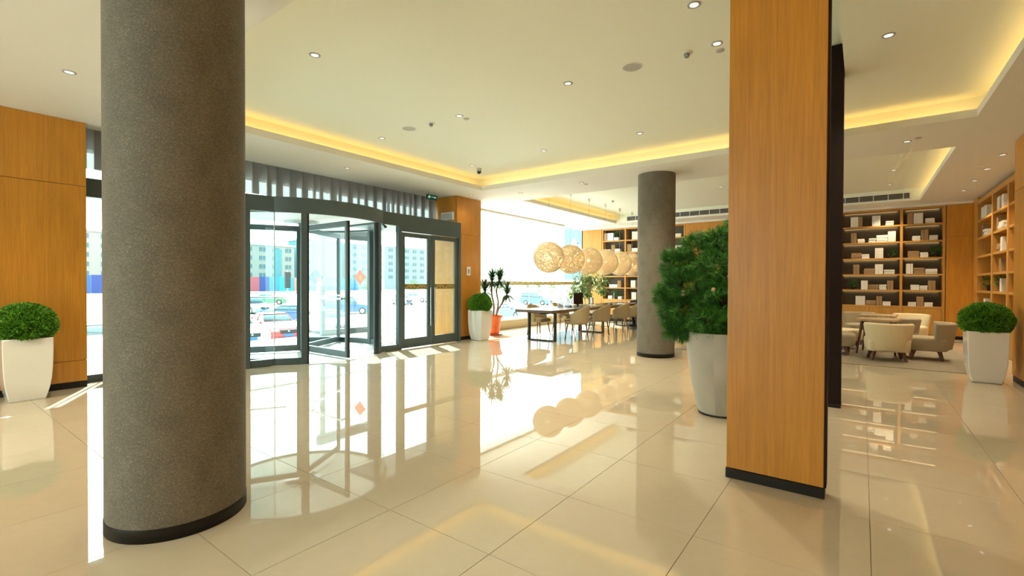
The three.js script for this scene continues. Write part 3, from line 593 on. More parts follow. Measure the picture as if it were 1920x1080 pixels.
function boxPlanter(x, z, turn, label) {
  const t = thing('box_planter', label, 'potted plant', [x, 0, z], turn, 'white planters with clipped box balls');
  mesh('pot', potGeo, M.white, t); mesh('soil', B(-0.182, 0.182, 0.66, 0.70, -0.182, 0.182), M.soil, t);
  const f = new THREE.Group(); f.name = 'foliage'; t.add(f); f.position.y = 0.885;
  const a = mesh('leaves', ballGeo[0], M.leafBox, f), b = mesh('shade_tinted_leaves', ballGeo[1], M.leafBoxShade, f); a.userData.kind = b.userData.kind = 'stuff'; mesh('twig_core', coreG, M.core, f);  // second leaf set is tinted darker to imitate leaves in shade
  return t;
}
boxPlanter(-7.965, -1.03, 0, 'white planter with round clipped box ball by the left wood wall');
boxPlanter(-7.53, -8.80, 0, 'white planter with round clipped box ball before the wood pier');
boxPlanter(1.425, -9.52, 0, 'white planter with round clipped box ball by the right wood wall');

{ // potted pine behind the wood screen
  const t = thing('potted_pine', 'bushy dark green pine in a tall pale urn behind the wood screen', 'potted plant', [-1.22, 0, -5.44]);
  mesh('urn', lathe([[0.0, 0.012], [0.225, 0.012], [0.235, 0.03], [0.262, 0.14], [0.302, 0.33], [0.335, 0.52], [0.352, 0.68], [0.356, 0.80], [0.352, 0.88], [0.338, 0.885], [0.328, 0.87], [0.325, 0.80]], 64), M.potGrey, t);
  mesh('foot_ring', lathe([[0.05, 0], [0.232, 0], [0.234, 0.014], [0.05, 0.014]], 48), M.black, t);
  const soil = new THREE.CylinderGeometry(0.324, 0.32, 0.02, 32); soil.translate(0, 0.80, 0); mesh('soil', soil, M.soil, t);
  const R = rng(91), A = new Tris(), Bt = new Tris();
  const blobs = [[0.16, 1.94, 0.0, 0.16], [0.02, 1.80, 0.08, 0.22], [-0.24, 1.76, 0.02, 0.21], [-0.46, 1.60, 0.05, 0.20], [0.25, 1.62, 0.05, 0.24], [0.0, 1.5, 0.15, 0.27], [-0.33, 1.38, 0.12, 0.25], [-0.56, 1.25, 0.04, 0.18], [0.3, 1.38, 0.1, 0.26], [0.05, 1.24, 0.2, 0.26], [-0.42, 1.08, 0.1, 0.24], [-0.08, 1.02, 0.22, 0.20], [0.28, 1.1, 0.12, 0.24], [-0.40, 0.90, 0.12, 0.17], [0.1, 1.4, -0.15, 0.25], [-0.2, 1.2, -0.15, 0.22], [0.15, 0.98, -0.12, 0.2], [0.42, 1.25, 0, 0.18]];
  for (const [bx, by, bz, br] of blobs) for (let k = 0, n = Math.round(760 * br); k < n; k++) {
    const d = V(rr(-1, 1, R), rr(-1, 1, R), rr(-1, 1, R)).normalize(), o = V(bx, by, bz).addScaledVector(d, br * rr(0.45, 0.82, R)), ax = d.clone().multiplyScalar(0.7).add(V(rr(-.4, .4, R), rr(0.1, .7, R), rr(-.4, .4, R))).normalize();
    const T = R() < 0.6 ? A : Bt, len = rr(0.07, 0.105, R), stem = rr(0.02, 0.06, R);
    for (let j = 0; j < 34; j++) {
      const q = V(rr(-1, 1, R), rr(-1, 1, R), rr(-1, 1, R)).normalize(), dir = ax.clone().multiplyScalar(rr(0.35, 1.0, R)).addScaledVector(q, 0.75).normalize(), s = o.clone().addScaledVector(ax, stem * R()), side = dir.clone().cross(q).normalize().multiplyScalar(0.0017);
      const m = s.clone().addScaledVector(dir, len * 0.55); T.tri(s.clone().sub(side), m.clone().add(side), s.clone().add(side)); const e = s.clone().addScaledVector(dir, len).add(V(0, -0.004, 0)); T.tri(m.clone().add(side), m.clone().sub(side), e); T.tri(s.clone().sub(side), m.clone().sub(side), m.clone().add(side));
    }
  }
  const f = new THREE.Group(); f.name = 'foliage'; t.add(f);
  mesh('old_needles', A.geo(), M.needle, f).userData.kind = 'stuff'; mesh('young_needles', Bt.geo(), M.needleLight, f).userData.kind = 'stuff';
  mesh('trunk', tube([[0, 0.8, 0], [0.03, 1.0, 0.02], [-0.03, 1.25, -0.02], [0.04, 1.5, 0], [0.14, 1.8, 0]], 0.028, 24, 10), M.bark, t);
  for (const [bx, by, bz] of blobs) mesh('branch', tube([[0, Math.max(0.85, by - 0.3), 0], [bx * 0.5, by - 0.12, bz * 0.5], [bx, by, bz]], 0.011, 8, 6), M.bark, t);
  for (const [x, y, z] of [[0.13, 1.47, 0.27], [0.0, 1.33, 0.36], [0.14, 1.08, 0.31], [-0.33, 1.3, 0.27]]) { const c = new THREE.SphereGeometry(0.024, 12, 10); c.scale(1, 1.4, 1); c.translate(x, y, z); mesh('cone', c, std(lin(0.72, 0.40, 0.30), { roughness: 0.7 }), t); }
}
{ // dracaena in an orange tub
  const t = thing('potted_dracaena', 'spiky dracaena with pale canes in an orange pot by the pier', 'potted plant', [-8.02, 0, -9.93]);
  mesh('saucer', lathe([[0, 0.004], [0.22, 0.004], [0.25, 0.03], [0.255, 0.035], [0.24, 0.035], [0.21, 0.015], [0, 0.015]], 40), M.orange, t);
  mesh('tub', lathe([[0, 0.03], [0.165, 0.03], [0.17, 0.06], [0.185, 0.2], [0.178, 0.205], [0.182, 0.235], [0.192, 0.24], [0.205, 0.38], [0.232, 0.47], [0.25, 0.475], [0.252, 0.53], [0.245, 0.535], [0.222, 0.53], [0.21, 0.47]], 48), M.orange, t);
  const soil = new THREE.CylinderGeometry(0.21, 0.2, 0.02, 28); soil.translate(0, 0.48, 0); mesh('soil', soil, M.soil, t);
  const R = rng(17), canes = [[[0, 0.48, 0], [0.03, 0.8, 0.02], [-0.02, 1.1, 0.05], [0.0, 1.48, 0.06]], [[0.05, 0.48, -0.05], [0.1, 0.85, -0.08], [0.06, 1.2, -0.06], [0.12, 1.5, -0.12]], [[0.06, 0.48, 0.0], [0.14, 0.75, -0.1], [0.2, 0.95, -0.24], [0.24, 1.12, -0.30]], [[-0.06, 0.48, 0.06], [-0.08, 0.8, 0.16], [-0.06, 1.0, 0.2], [-0.1, 1.2, 0.24]]];
  canes.forEach((c, i) => {
    const cane = mesh('cane', tube(c, 0.026 - 0.003 * i, 20, 10), M.bark, t), top = V(...c[3]), T = new Tris();
    for (let k = 0; k < 90; k++) {
      const a = k * 2.4, el = 1.35 - 1.9 * (k / 90) + rr(-.15, .15, R), L = rr(0.30, 0.44, R), w = rr(0.016, 0.024, R), dir = V(Math.cos(a) * Math.cos(el), Math.sin(el), Math.sin(a) * Math.cos(el)), side = V(-Math.sin(a), 0, Math.cos(a));
      let p = top.clone().add(V(0, 0.03 - 0.10 * (k / 90), 0)), pl, pr; const v = dir.clone();
      for (let s = 0; s <= 5; s++) { const ww = w * Math.sin(Math.PI * (0.22 + 0.78 * s / 5)) + 0.0004, l = p.clone().addScaledVector(side, -ww), r = p.clone().addScaledVector(side, ww); if (s) T.quad(pl, pr, r, l); pl = l; pr = r; p = p.clone().addScaledVector(v, L / 5); v.y -= 0.16; v.normalize(); }
    }
    mesh('leaf_rosette', T.geo(), M.dracaena, t);
  });
}
function leafCloud(spots, n, len, seed, droop = 0.35) { // broad pointed leaves in loose clumps
  const T = [new Tris(), new Tris()], R = rng(seed);
  for (let i = 0; i < n; i++) {
    const [bx, by, bz, br] = spots[Math.floor(R() * spots.length)], d = V(rr(-1, 1, R), rr(-1, 1, R), rr(-1, 1, R)).normalize(), P = V(bx, by, bz).addScaledVector(d, br * Math.cbrt(R()));
    const dir = d.clone().add(V(rr(-.6, .6, R), -droop + rr(-.5, .4, R), rr(-.6, .6, R))).normalize(), side = dir.clone().cross(V(rr(-.4, .4, R), 1, rr(-.4, .4, R))).normalize(), l = len * rr(0.7, 1.25, R), w = l * 0.19;
    const m = P.clone().addScaledVector(dir, l * 0.45), e = P.clone().addScaledVector(dir, l).add(V(0, -l * 0.12, 0)), q = T[R() < 0.55 ? 0 : 1], a = m.clone().addScaledVector(side, w), b = m.clone().addScaledVector(side, -w); m.y -= w * 0.3;
    q.tri(P, a, m); q.tri(P, m, b); q.tri(a, e, m); q.tri(m, e, b);
  }
  return T.map(t => t.geo());
}
{ // ficus behind the dining table
  const t = thing('potted_ficus', 'leafy ficus with thick pale trunk behind the dining table', 'potted plant', [-7.45, 0, -14.4]);
  mesh('pot', lathe([[0, 0.01], [0.2, 0.01], [0.22, 0.04], [0.27, 0.5], [0.28, 0.52], [0.25, 0.52], [0.24, 0.46]], 40), M.white, t);
  const soil = new THREE.CylinderGeometry(0.245, 0.24, 0.02, 28); soil.translate(0, 0.46, 0); mesh('soil', soil, M.soil, t);
  mesh('trunk', tube([[0.02, 0.46, 0.02], [0.03, 0.8, -0.02], [-0.02, 1.1, 0.03], [0.02, 1.4, 0], [0, 1.6, 0]], 0.085, 20, 14), M.barkGrey, t);
  for (const c of [[[-0.12, 0.46, 0.1], [-0.16, 0.8, 0.2], [-0.1, 1.1, 0.3], [-0.1, 1.3, 0.5]], [[-0.1, 0.46, 0.16], [-0.02, 0.8, 0.3], [-0.1, 1.2, 0.36], [-0.1, 1.4, 0.2]], [[0.02, 1.2, 0], [0.1, 1.4, -0.3], [0.1, 1.5, -0.6]]]) mesh('stem', tube(c, 0.035, 16, 8), M.ficusPale === 0 ? M.bark : std(lin(0.62, 0.50, 0.28), { roughness: 0.8 }), t);
  const lv = leafCloud([[0, 1.62, 0, 0.3], [0, 1.6, 0.5, 0.28], [0.05, 1.6, -0.5, 0.3], [0.05, 1.35, -0.65, 0.24], [-0.05, 1.35, 0.55, 0.28], [0, 1.2, 0.85, 0.22], [0.05, 1.55, -0.85, 0.25], [0.0, 1.1, 1.1, 0.18], [0.1, 1.15, 0.4, 0.2], [0.05, 1.72, 0.2, 0.28], [0.1, 1.2, -0.75, 0.2]], 1900, 0.12, 71);
  mesh('dark_leaves', lv[0], M.ficus, t).userData.kind = 'stuff'; mesh('pale_leaves', lv[1], M.ficusPale, t).userData.kind = 'stuff';
}

// ------------------------------------------------------------------ bookcases and what stands in them
const SH = [0, 2.997, 2.552, 2.111, 1.678, 1.253, 0.821];       // tops of the shelves, from the uppermost down
const ORD = ['', 'top', 'second', 'third', 'fourth', 'fifth', 'lowest'];
function bookcaseZ(name, label, x0, x1, divs, lit) {            // stands in the far wall, open towards +Z
  const c = thing(name, label, 'bookcase', [0, 0, -16.30]);
  const zb = -0.32, top = 3.435;
  mesh('back_panel', B(x0, x1, 0.8, top, zb, zb + 0.012), M.backPanel, c);
  for (const x of [x0, x1 - 0.05]) mesh('side_panel', CB(x, x + 0.05, 0, top, zb, 0.0, 0.003), M.shelfWood, c);
  mesh('top_board', CB(x0 + .05, x1 - .05, top - 0.05, top, zb, 0, 0.003, true), M.shelfWood, c);
  const ed = [x0 + 0.05, ...divs.flatMap(d => [d - 0.028, d + 0.028]), x1 - 0.05];
  for (const d of divs) mesh('divider', CB(d - 0.028, d + 0.028, 0, top - .05, zb + .012, 0.0, 0.003), M.shelfWood, c);
  for (let i = 0; i < ed.length; i += 2) {
    for (let r = 1; r <= 6; r++) {
      mesh('shelf', CB(ed[i], ed[i + 1], SH[r] - 0.045, SH[r], zb + .012, -0.004, 0.003, true), M.shelfWood, c);
      if (lit) { // small strip under the board above
        const yt = r === 1 ? top - 0.05 : SH[r - 1] - 0.045, w = ed[i + 1] - ed[i] - 0.1;
        mesh('light_strip', B(ed[i] + 0.05, ed[i + 1] - 0.05, yt - 0.006, yt, -0.295, -0.285), M.ledDim, c);
        const l = new THREE.RectAreaLight(lin(1, 0.72, 0.36), 7, w, 0.01); l.position.set((ed[i] + ed[i + 1]) / 2, yt - 0.008, -16.59); l.rotation.x = -Math.PI / 2; l.name = 'shelf_light'; scene.add(l);
      }
    }
    const n = Math.max(1, Math.round((ed[i + 1] - ed[i]) / 0.6)), w = (ed[i + 1] - ed[i]) / n;
    for (let k = 0; k < n; k++) mesh('cupboard_door', CB(ed[i] + k * w + 0.003, ed[i] + (k + 1) * w - 0.003, 0.085, SH[6] - 0.05, -0.03, -0.006, 0.003), M.shelfWood, c);
    mesh('plinth', B(ed[i], ed[i + 1], 0, 0.083, -0.06, -0.03), M.plinth, c);
  }
  return c;
}
bookcaseZ('bookcase', 'tall lit wooden bookcase with dark back behind the lounge chairs', -0.54, 1.69, [0.82], true);
bookcaseZ('bookcase', 'tall wooden bookcase with pale books behind the dining table', -7.91, -4.84, [-6.98, -5.76], false);
{ // right-hand bookcase, open towards -X
  const c = thing('bookcase', 'tall wooden bookcase with wooden back along the right wall', 'bookcase', [2.2, 0, 0]);
  const ed = [[-15.78, -14.22], [-14.1, -12.86], [-12.74, -9.96]], HS = [2.94, 2.52, 2.08, 1.66, 1.26, 0.83];
  mesh('back_panel', B(0.32, 0.34, 0.1, 3.43, -15.8, -9.93), M.shelfWood, c);
  mesh('top_board', CB(0, 0.32, 3.32, 3.43, -15.8, -9.93, 0.003, true), M.shelfWood, c);
  for (const [a, b] of [[-15.815, -15.78], [-14.22, -14.1], [-12.86, -12.74], [-9.96, -9.93]]) mesh('upright', CB(-0.006, 0.32, 0, 3.32, a, b, 0.003), M.shelfWood, c);
  for (const [a, b] of ed) { for (const h of HS) mesh('shelf', CB(0.004, 0.32, h - 0.05, h, a, b, 0.003, true), M.shelfWood, c); mesh('base_cupboard', CB(0.01, 0.30, 0.0, 0.775, a, b, 0.003), M.shelfWood, c); }
}
const bookG = new Map();
function bookGeo(w, h, d) { const k = [w, h, d].map(v => v.toFixed(3)).join(); if (!bookG.has(k)) bookG.set(k, CB(-w / 2, w / 2, 0, h, -d / 2, d / 2, 0.003)); return bookG.get(k); }
function books(list, heights, where, alongZ) { // [row, from, to, height, kind, count]
  list.forEach(([r, a, b, h, kind, n], gi) => {
    const y = heights[r], white = kind[0] === 'w', up = kind[1] === 'u', mat = white ? M.bookWhite : M.bookBrown, R = rng(1000 + gi * 7 + (alongZ ? 500 : 0) + Math.round(a * 13));
    const bay = where(list[gi]), same = list.filter(q => q[0] === r && q[4] === kind && where(q) === bay), more = same.length > 1, before = same.indexOf(list[gi]);
    const col = white ? 'white' : 'brown', side = more ? (same.length === 2 ? ['left', 'right'] : ['left', 'middle', 'right'])[before] + ' ' : '', ORDN = ['first', 'second', 'third', 'fourth', 'fifth'], NUM = ['', 'one', 'two', 'three', 'four', 'five'];
    const name = k => up ? (n === 1 ? `single upright ${col} book, ${ORD[r]} shelf, ${bay}` : `${ORDN[k]} of ${NUM[n]} upright ${col} books, ${side}${more ? 'row, ' : ''}${ORD[r]} shelf, ${bay}`)
      : `${ORDN[k]} from below in ${side}pile of ${NUM[n]} ${col} books, ${ORD[r]} shelf, ${bay}`;
    const group = `${side}${col} ${up ? 'upright' : 'lying'} books, ${ORD[r]} shelf, ${bay}`;
    h = Math.min(h, 0.29);
    const lo = Math.min(a, b), hi = Math.max(a, b), W = hi - lo, mid = (lo + hi) / 2;
    for (let k = 0; k < n; k++) {
      const g = up ? bookGeo(W / n - 0.0015, h, 0.17) : bookGeo(W, h / n - 0.001, 0.17), m = tag(mesh('book', g, mat), name(k), 'book', group);
      const o = up ? lo + (k + 0.5) * W / n : mid + (k ? rr(-.008, .008, R) : 0), yy = up ? y : y + k * h / n, dz = up ? rr(-.006, .006, R) : rr(-.01, .01, R);
      if (alongZ) { m.position.set(2.33 + dz, yy, o); m.rotation.y = Math.PI / 2; } else m.position.set(o, yy, -16.40 + dz);
    }
  });
}
books([[1, -0.29, -0.12, 0.28, 'wu', 3], [1, -0.12, -0.02, 0.27, 'bu', 1], [1, 0.19, 0.37, 0.28, 'wu', 4], [1, 0.48, 0.65, 0.12, 'wf', 3], [2, -0.28, -0.15, 0.28, 'bu', 2], [2, -0.13, 0.03, 0.11, 'wf', 3], [2, 0.12, 0.28, 0.11, 'wf', 3], [2, 0.29, 0.53, 0.19, 'wf', 5], [2, 0.535, 0.70, 0.28, 'wu', 4], [3, -0.27, -0.04, 0.16, 'bf', 4], [3, -0.03, 0.14, 0.12, 'wf', 3], [3, 0.26, 0.44, 0.28, 'wu', 4], [4, -0.22, -0.08, 0.27, 'bu', 2], [4, 0.02, 0.25, 0.16, 'bf', 4], [4, 0.265, 0.44, 0.27, 'wu', 4], [4, 0.455, 0.68, 0.12, 'wf', 3], [5, -0.04, 0.11, 0.25, 'wu', 2], [5, 0.125, 0.345, 0.14, 'bf', 4], [5, 0.36, 0.515, 0.14, 'wf', 4], [5, 0.53, 0.66, 0.25, 'bu', 2], [6, -0.16, 0.055, 0.25, 'wu', 5], [6, 0.07, 0.285, 0.14, 'bf', 4], [6, 0.30, 0.425, 0.25, 'bu', 2], [6, 0.44, 0.61, 0.11, 'wf', 3],
  [1, 0.93, 1.05, 0.28, 'bu', 1], [1, 1.06, 1.25, 0.28, 'wu', 5], [1, 1.30, 1.48, 0.13, 'wf', 3], [2, 1.05, 1.205, 0.13, 'wf', 3], [2, 1.22, 1.36, 0.28, 'bu', 3], [2, 1.375, 1.54, 0.13, 'wf', 3], [3, 0.96, 1.185, 0.17, 'bf', 4], [3, 1.20, 1.36, 0.13, 'wf', 3], [4, 0.92, 1.06, 0.27, 'wu', 3], [4, 1.075, 1.295, 0.16, 'bf', 4], [4, 1.31, 1.54, 0.13, 'wf', 3], [5, 1.02, 1.19, 0.14, 'wf', 3], [5, 1.205, 1.355, 0.12, 'wf', 3], [5, 1.37, 1.51, 0.25, 'bu', 2], [6, 0.97, 1.13, 0.11, 'wf', 3], [6, 1.145, 1.28, 0.26, 'bu', 2], [6, 1.295, 1.46, 0.11, 'wf', 3]],
  SH, q => q[1] < 0.8 ? 'left lounge bay' : 'right lounge bay');
books([[1, -7.83, -7.71, 0.28, 'bu', 1], [1, -7.70, -7.46, 0.28, 'wu', 3], [1, -7.44, -7.26, 0.11, 'wf', 2], [2, -7.81, -7.59, 0.12, 'wf', 2], [2, -7.53, -7.40, 0.28, 'bu', 2], [2, -7.385, -7.19, 0.13, 'wf', 3], [5, -7.61, -7.29, 0.11, 'wf', 3], [5, -7.28, -7.15, 0.25, 'bu', 2], [6, -7.66, -7.50, 0.12, 'wf', 4], [6, -7.26, -7.12, 0.10, 'wf', 3], [1, -6.73, -6.51, 0.28, 'wu', 4], [2, -6.91, -6.76, 0.28, 'bu', 2], [2, -6.75, -6.50, 0.13, 'wf', 4], [5, -6.77, -6.59, 0.26, 'wu', 3], [6, -6.74, -6.56, 0.26, 'wu', 3], [2, -5.2, -4.95, 0.16, 'wf', 3], [1, -5.22, -4.98, 0.12, 'wf', 3]],
  SH, q => q[1] < -7 ? 'left dining bay' : q[1] < -6 ? 'middle dining bay' : 'right dining bay');
books([[1, -15.70, -15.44, 0.29, 'wu', 3], [1, -15.32, -15.12, 0.29, 'wu', 2], [2, -15.58, -15.42, 0.29, 'bu', 1], [2, -15.40, -15.1, 0.16, 'wf', 3], [6, -15.29, -15.1, 0.25, 'wu', 2], [1, -14.04, -13.80, 0.29, 'wu', 3], [1, -13.66, -13.48, 0.29, 'wu', 2], [2, -14.06, -13.92, 0.29, 'bu', 1], [2, -13.90, -13.5, 0.18, 'wf', 4], [3, -14.02, -13.71, 0.17, 'bf', 3], [3, -13.68, -13.50, 0.29, 'wu', 2], [4, -13.79, -13.6, 0.28, 'bu', 2], [5, -13.70, -13.54, 0.27, 'wu', 2]],
  [0, 2.94, 2.52, 2.08, 1.66, 1.26, 0.83], q => q[1] < -14.2 ? 'far bay, right bookcase' : 'middle bay, right bookcase', true);
const shelfPlantG = leafCloud([[0, 0.16, 0, 0.07], [0.03, 0.14, 0.03, 0.06], [-0.04, 0.13, -0.02, 0.06]], 160, 0.05, 55, -0.3);
function shelfPlant(x, y, z, label, s = 1) {
  const t = thing('shelf_plant', label, 'potted plant', [x, y, z], 0, 'small plants on the shelves'); t.scale.setScalar(s);
  mesh('pot', lathe([[0, 0], [0.035, 0], [0.045, 0.08], [0.045, 0.085], [0.035, 0.085]], 20), M.black, t);
  mesh('leaves', shelfPlantG, M.needle, t);
}
shelfPlant(0.63, 2.111, -16.44, 'small plant in a dark pot on the third shelf, left lounge bay', 1.15);
shelfPlant(1.53, 2.111, -16.44, 'small plant in a dark pot on the third shelf, right lounge bay', 1.25);
shelfPlant(-0.22, 1.253, -16.44, 'small plant in a dark pot on the fifth shelf, left lounge bay', 1.2);
shelfPlant(2.34, 1.26, -15.2, 'small plant in a dark pot on the far bay of the right-hand bookcase', 1.5);
shelfPlant(2.34, 1.26, -13.9, 'small plant in a dark pot on the middle bay of the right-hand bookcase', 1.4);
shelfPlant(-7.36, 0.821, -16.42, 'small plant in a dark pot on the lowest shelf behind the dining table', 1.4);
shelfPlant(-7.35, 3.108, -16.42, 'small dark plant standing on white books, top shelf of the dining bookcase', 1.0);
{ const g = lathe([[0, 0], [0.03, 0], [0.028, 0.03], [0.012, 0.06], [0.01, 0.26], [0, 0.27]], 18); g.translate(-7.455, 0.821, -16.4); tag(mesh('white_vase', g, M.white), 'slim white vase on the lowest shelf behind the dining table', 'vase'); }
{ // framed picture on the far wall
  const p = thing('framed_picture', 'white framed picture with a blue strip on the far wood wall', 'picture', [-3.25, 2.42, -16.299]);
  mesh('frame', [CB(-0.5, 0.5, 0, 0.03, 0, 0.03, 0.003), CB(-0.5, 0.5, 0.5, 0.53, 0, 0.03, 0.003), CB(-0.5, -0.47, 0.03, 0.5, 0, 0.03, 0.003), CB(0.47, 0.5, 0.03, 0.5, 0, 0.03, 0.003)], M.offwhite, p);
  mesh('sheet', B(-0.47, 0.47, 0.16, 0.5, 0.005, 0.01), M.bookWhite, p); mesh('blue_strip', B(-0.47, 0.47, 0.03, 0.16, 0.005, 0.01), std(lin(0.10, 0.38, 0.5)), p);
}

// ------------------------------------------------------------------ dining table, chairs, pendants
{
  const t = thing('dining_table', 'long dark wood dining table with black steel frame legs', 'table', [-6.25, 0, 0]);
  mesh('tabletop', CB(-0.52, 0.52, 0.70, 0.765, -15.15, -9.22, 0.006, false), M.tableWood, t);
  for (const z of [-9.62, -12.2, -14.75]) { const f = mesh('leg_frame', [CB(-0.40, -0.345, 0, 0.70, z - 0.03, z + 0.03, 0.003), CB(0.345, 0.40, 0, 0.70, z - 0.03, z + 0.03, 0.003), CB(-0.345, 0.345, 0, 0.03, z - 0.03, z + 0.03, 0.003), CB(-0.345, 0.345, 0.66, 0.70, z - 0.03, z + 0.03, 0.003)], M.black, t); }
  mesh('apron', CB(-0.08, 0.08, 0.64, 0.70, -14.75, -9.62, 0.003), M.black, t);
}
// curved upholstered shell: angle range, radii, heights as functions of the angle
function shell(a0, a1, n, bottom, top, rad, th, lean) {
  const L = [];
  for (let i = 0; i <= n; i++) {
    const a = a0 + (a1 - a0) * i / n, yb = bottom(a), yt = top(a), l = [], R = (y) => rad * (1 + lean * (y - yb)), c = Math.cos(a), s = Math.sin(a), e = th * 0.42;
    const end = Math.min(1, Math.min(i, n - i) / 1.5 + 0.55), t = th * end;
    for (const [y, r] of [[yb, R(yb)], [yb + 0.02, R(yb) + t * .5], [(yb + yt) / 2, R((yb + yt) / 2) + t / 2], [yt - e, R(yt) + t / 2], [yt - e * .3, R(yt) + t * .3], [yt, R(yt)], [yt - e * .3, R(yt) - t * .3], [yt - e, R(yt) - t / 2], [(yb + yt) / 2, R((yb + yt) / 2) - t / 2], [yb + 0.02, R(yb) - t / 2]]) l.push(V(r * c, y, r * s));
    L.push(l.reverse());
  }
  return loft(L);
}
const D = Math.PI / 180;
function makeDiningChair(label, pos, turn) { // faces -X, its back towards +X
  const t = thing('dining_chair', label, 'chair', pos, turn, 'upholstered dining chairs');
  mesh('backrest', shell(-112 * D, 112 * D, 28, () => 0.40, a => 0.84 - 0.22 * Math.pow(Math.abs(a) / (112 * D), 1.7), 0.25, 0.045, 0.28), M.tan, t);
  const sg = new THREE.CylinderGeometry(0.245, 0.22, 0.10, 36); sg.translate(-0.02, 0.425, 0); const s2 = new RoundedBoxGeometry(0.30, 0.10, 0.44, 3, 0.04); s2.translate(-0.13, 0.425, 0);
  mesh('seat', [uvBox(sg), uvBox(s2)], M.tan, t);
  for (const [x, z] of [[0.15, 0.17], [0.15, -0.17], [-0.2, 0.17], [-0.2, -0.17]]) mesh('leg', rod([x * 1.3, 0, z * 1.25], [x, 0.39, z], 0.010, 0.018), M.legWood, t);
  return t;
}
const dc0 = makeDiningChair('tan dining chair at the near side of the table, nearest the entrance', [-5.72, 0, -10.45], 0.12);
copyThing(dc0, 'tan dining chair at the near side of the table, second from its front end', null, [-5.70, 0, -11.62], 0.1);
copyThing(dc0, 'tan dining chair at the near side of the table, third from its front end', null, [-5.70, 0, -12.9], 0.05);
copyThing(dc0, 'tan dining chair half hidden by the round column, beside the seated person', null, [-5.62, 0, -13.85], 0.0);
copyThing(dc0, 'tan dining chair on the window side of the table, nearest the entrance', null, [-6.92, 0, -10.45], Math.PI - 0.1);
copyThing(dc0, 'tan dining chair on the window side of the table, second from its front end', null, [-6.95, 0, -11.75], Math.PI);
copyThing(dc0, 'tan dining chair on the window side of the table, third from its front end', null, [-6.95, 0, -13.0], Math.PI);
{ // things on the table
  const m = thing('desktop_screen', 'black screen standing on the dining table, seen from behind', 'screen', [-6.42, 0.765, -11.75], -0.35);
  mesh('panel', CB(-0.015, 0.01, 0.05, 0.37, -0.17, 0.17, 0.004), phy(lin(0.012, 0.007, 0.006), { roughness: 0.4 }), m); mesh('foot', CB(-0.08, 0.06, 0, 0.012, -0.1, 0.1, 0.003), M.black, m); mesh('neck', CB(-0.03, -0.012, 0.012, 0.15, -0.03, 0.03, 0.003), M.black, m);
  const bg = lathe([[0, 0.002], [0.07, 0.002], [0.085, 0.03], [0.09, 0.12], [0.06, 0.19], [0.028, 0.23], [0.026, 0.27], [0.033, 0.28]], 28), gm = phy(lin(0.72, 0.76, 0.80), { roughness: 0.12, transmission: 0.55, thickness: 0, side: THREE.DoubleSide });
  for (const [z, l] of [[-11.0, 'left one of two pale glass bottles on the dining table'], [-11.35, 'right one of two pale glass bottles on the dining table']]) { const b = mesh('glass_bottle', bg, gm); b.position.set(-6.55, 0.765, z); tag(b, l, 'bottle', 'pale bottles on the table'); }
  for (const [x, z, l] of [[-6.2, -10.9, 'small black phone stand on the near part of the dining table'], [-6.1, -13.2, 'small black tray on the far part of the dining table']]) {
    const t = thing('table_gadget', l, 'gadget', [x, 0.765, z], 0.4, 'small black things on the table'); mesh('base', CB(-0.05, 0.05, 0, 0.02, -0.09, 0.09, 0.004), M.black, t); const g = CB(-0.008, 0.008, 0, 0.06, -0.07, 0.07, 0.003); g.rotateZ(-0.5); g.translate(0, 0.018, 0); mesh('rest', g, M.black, t);
  }
  for (const [x, z, l] of [[-6.3, -12.35, 'sheets of white paper lying on the middle of the table'], [-5.95, -13.6, 'open white paper lying before the seated person']]) { const t = thing('paper_stack', l, 'paper', [x, 0.7652, z], 0.2, 'papers on the table'); for (let k = 0; k < 3; k++) { const s = B(-0.105, 0.105, 0, 0.003, -0.148, 0.148); const q = mesh('sheet', s, M.bookWhite, t); q.position.y = k * 0.003; q.rotation.y = 0.07 * k; } }
  { const g = lathe([[0, 0], [0.045, 0], [0.05, 0.04], [0.04, 0.16], [0.06, 0.21], [0.052, 0.21], [0.035, 0.16]], 24); g.translate(-6.5, 0.765, -12.75); tag(mesh('white_jug', g, M.white), 'slim white jug on the dining table before the ficus', 'jug'); }
}
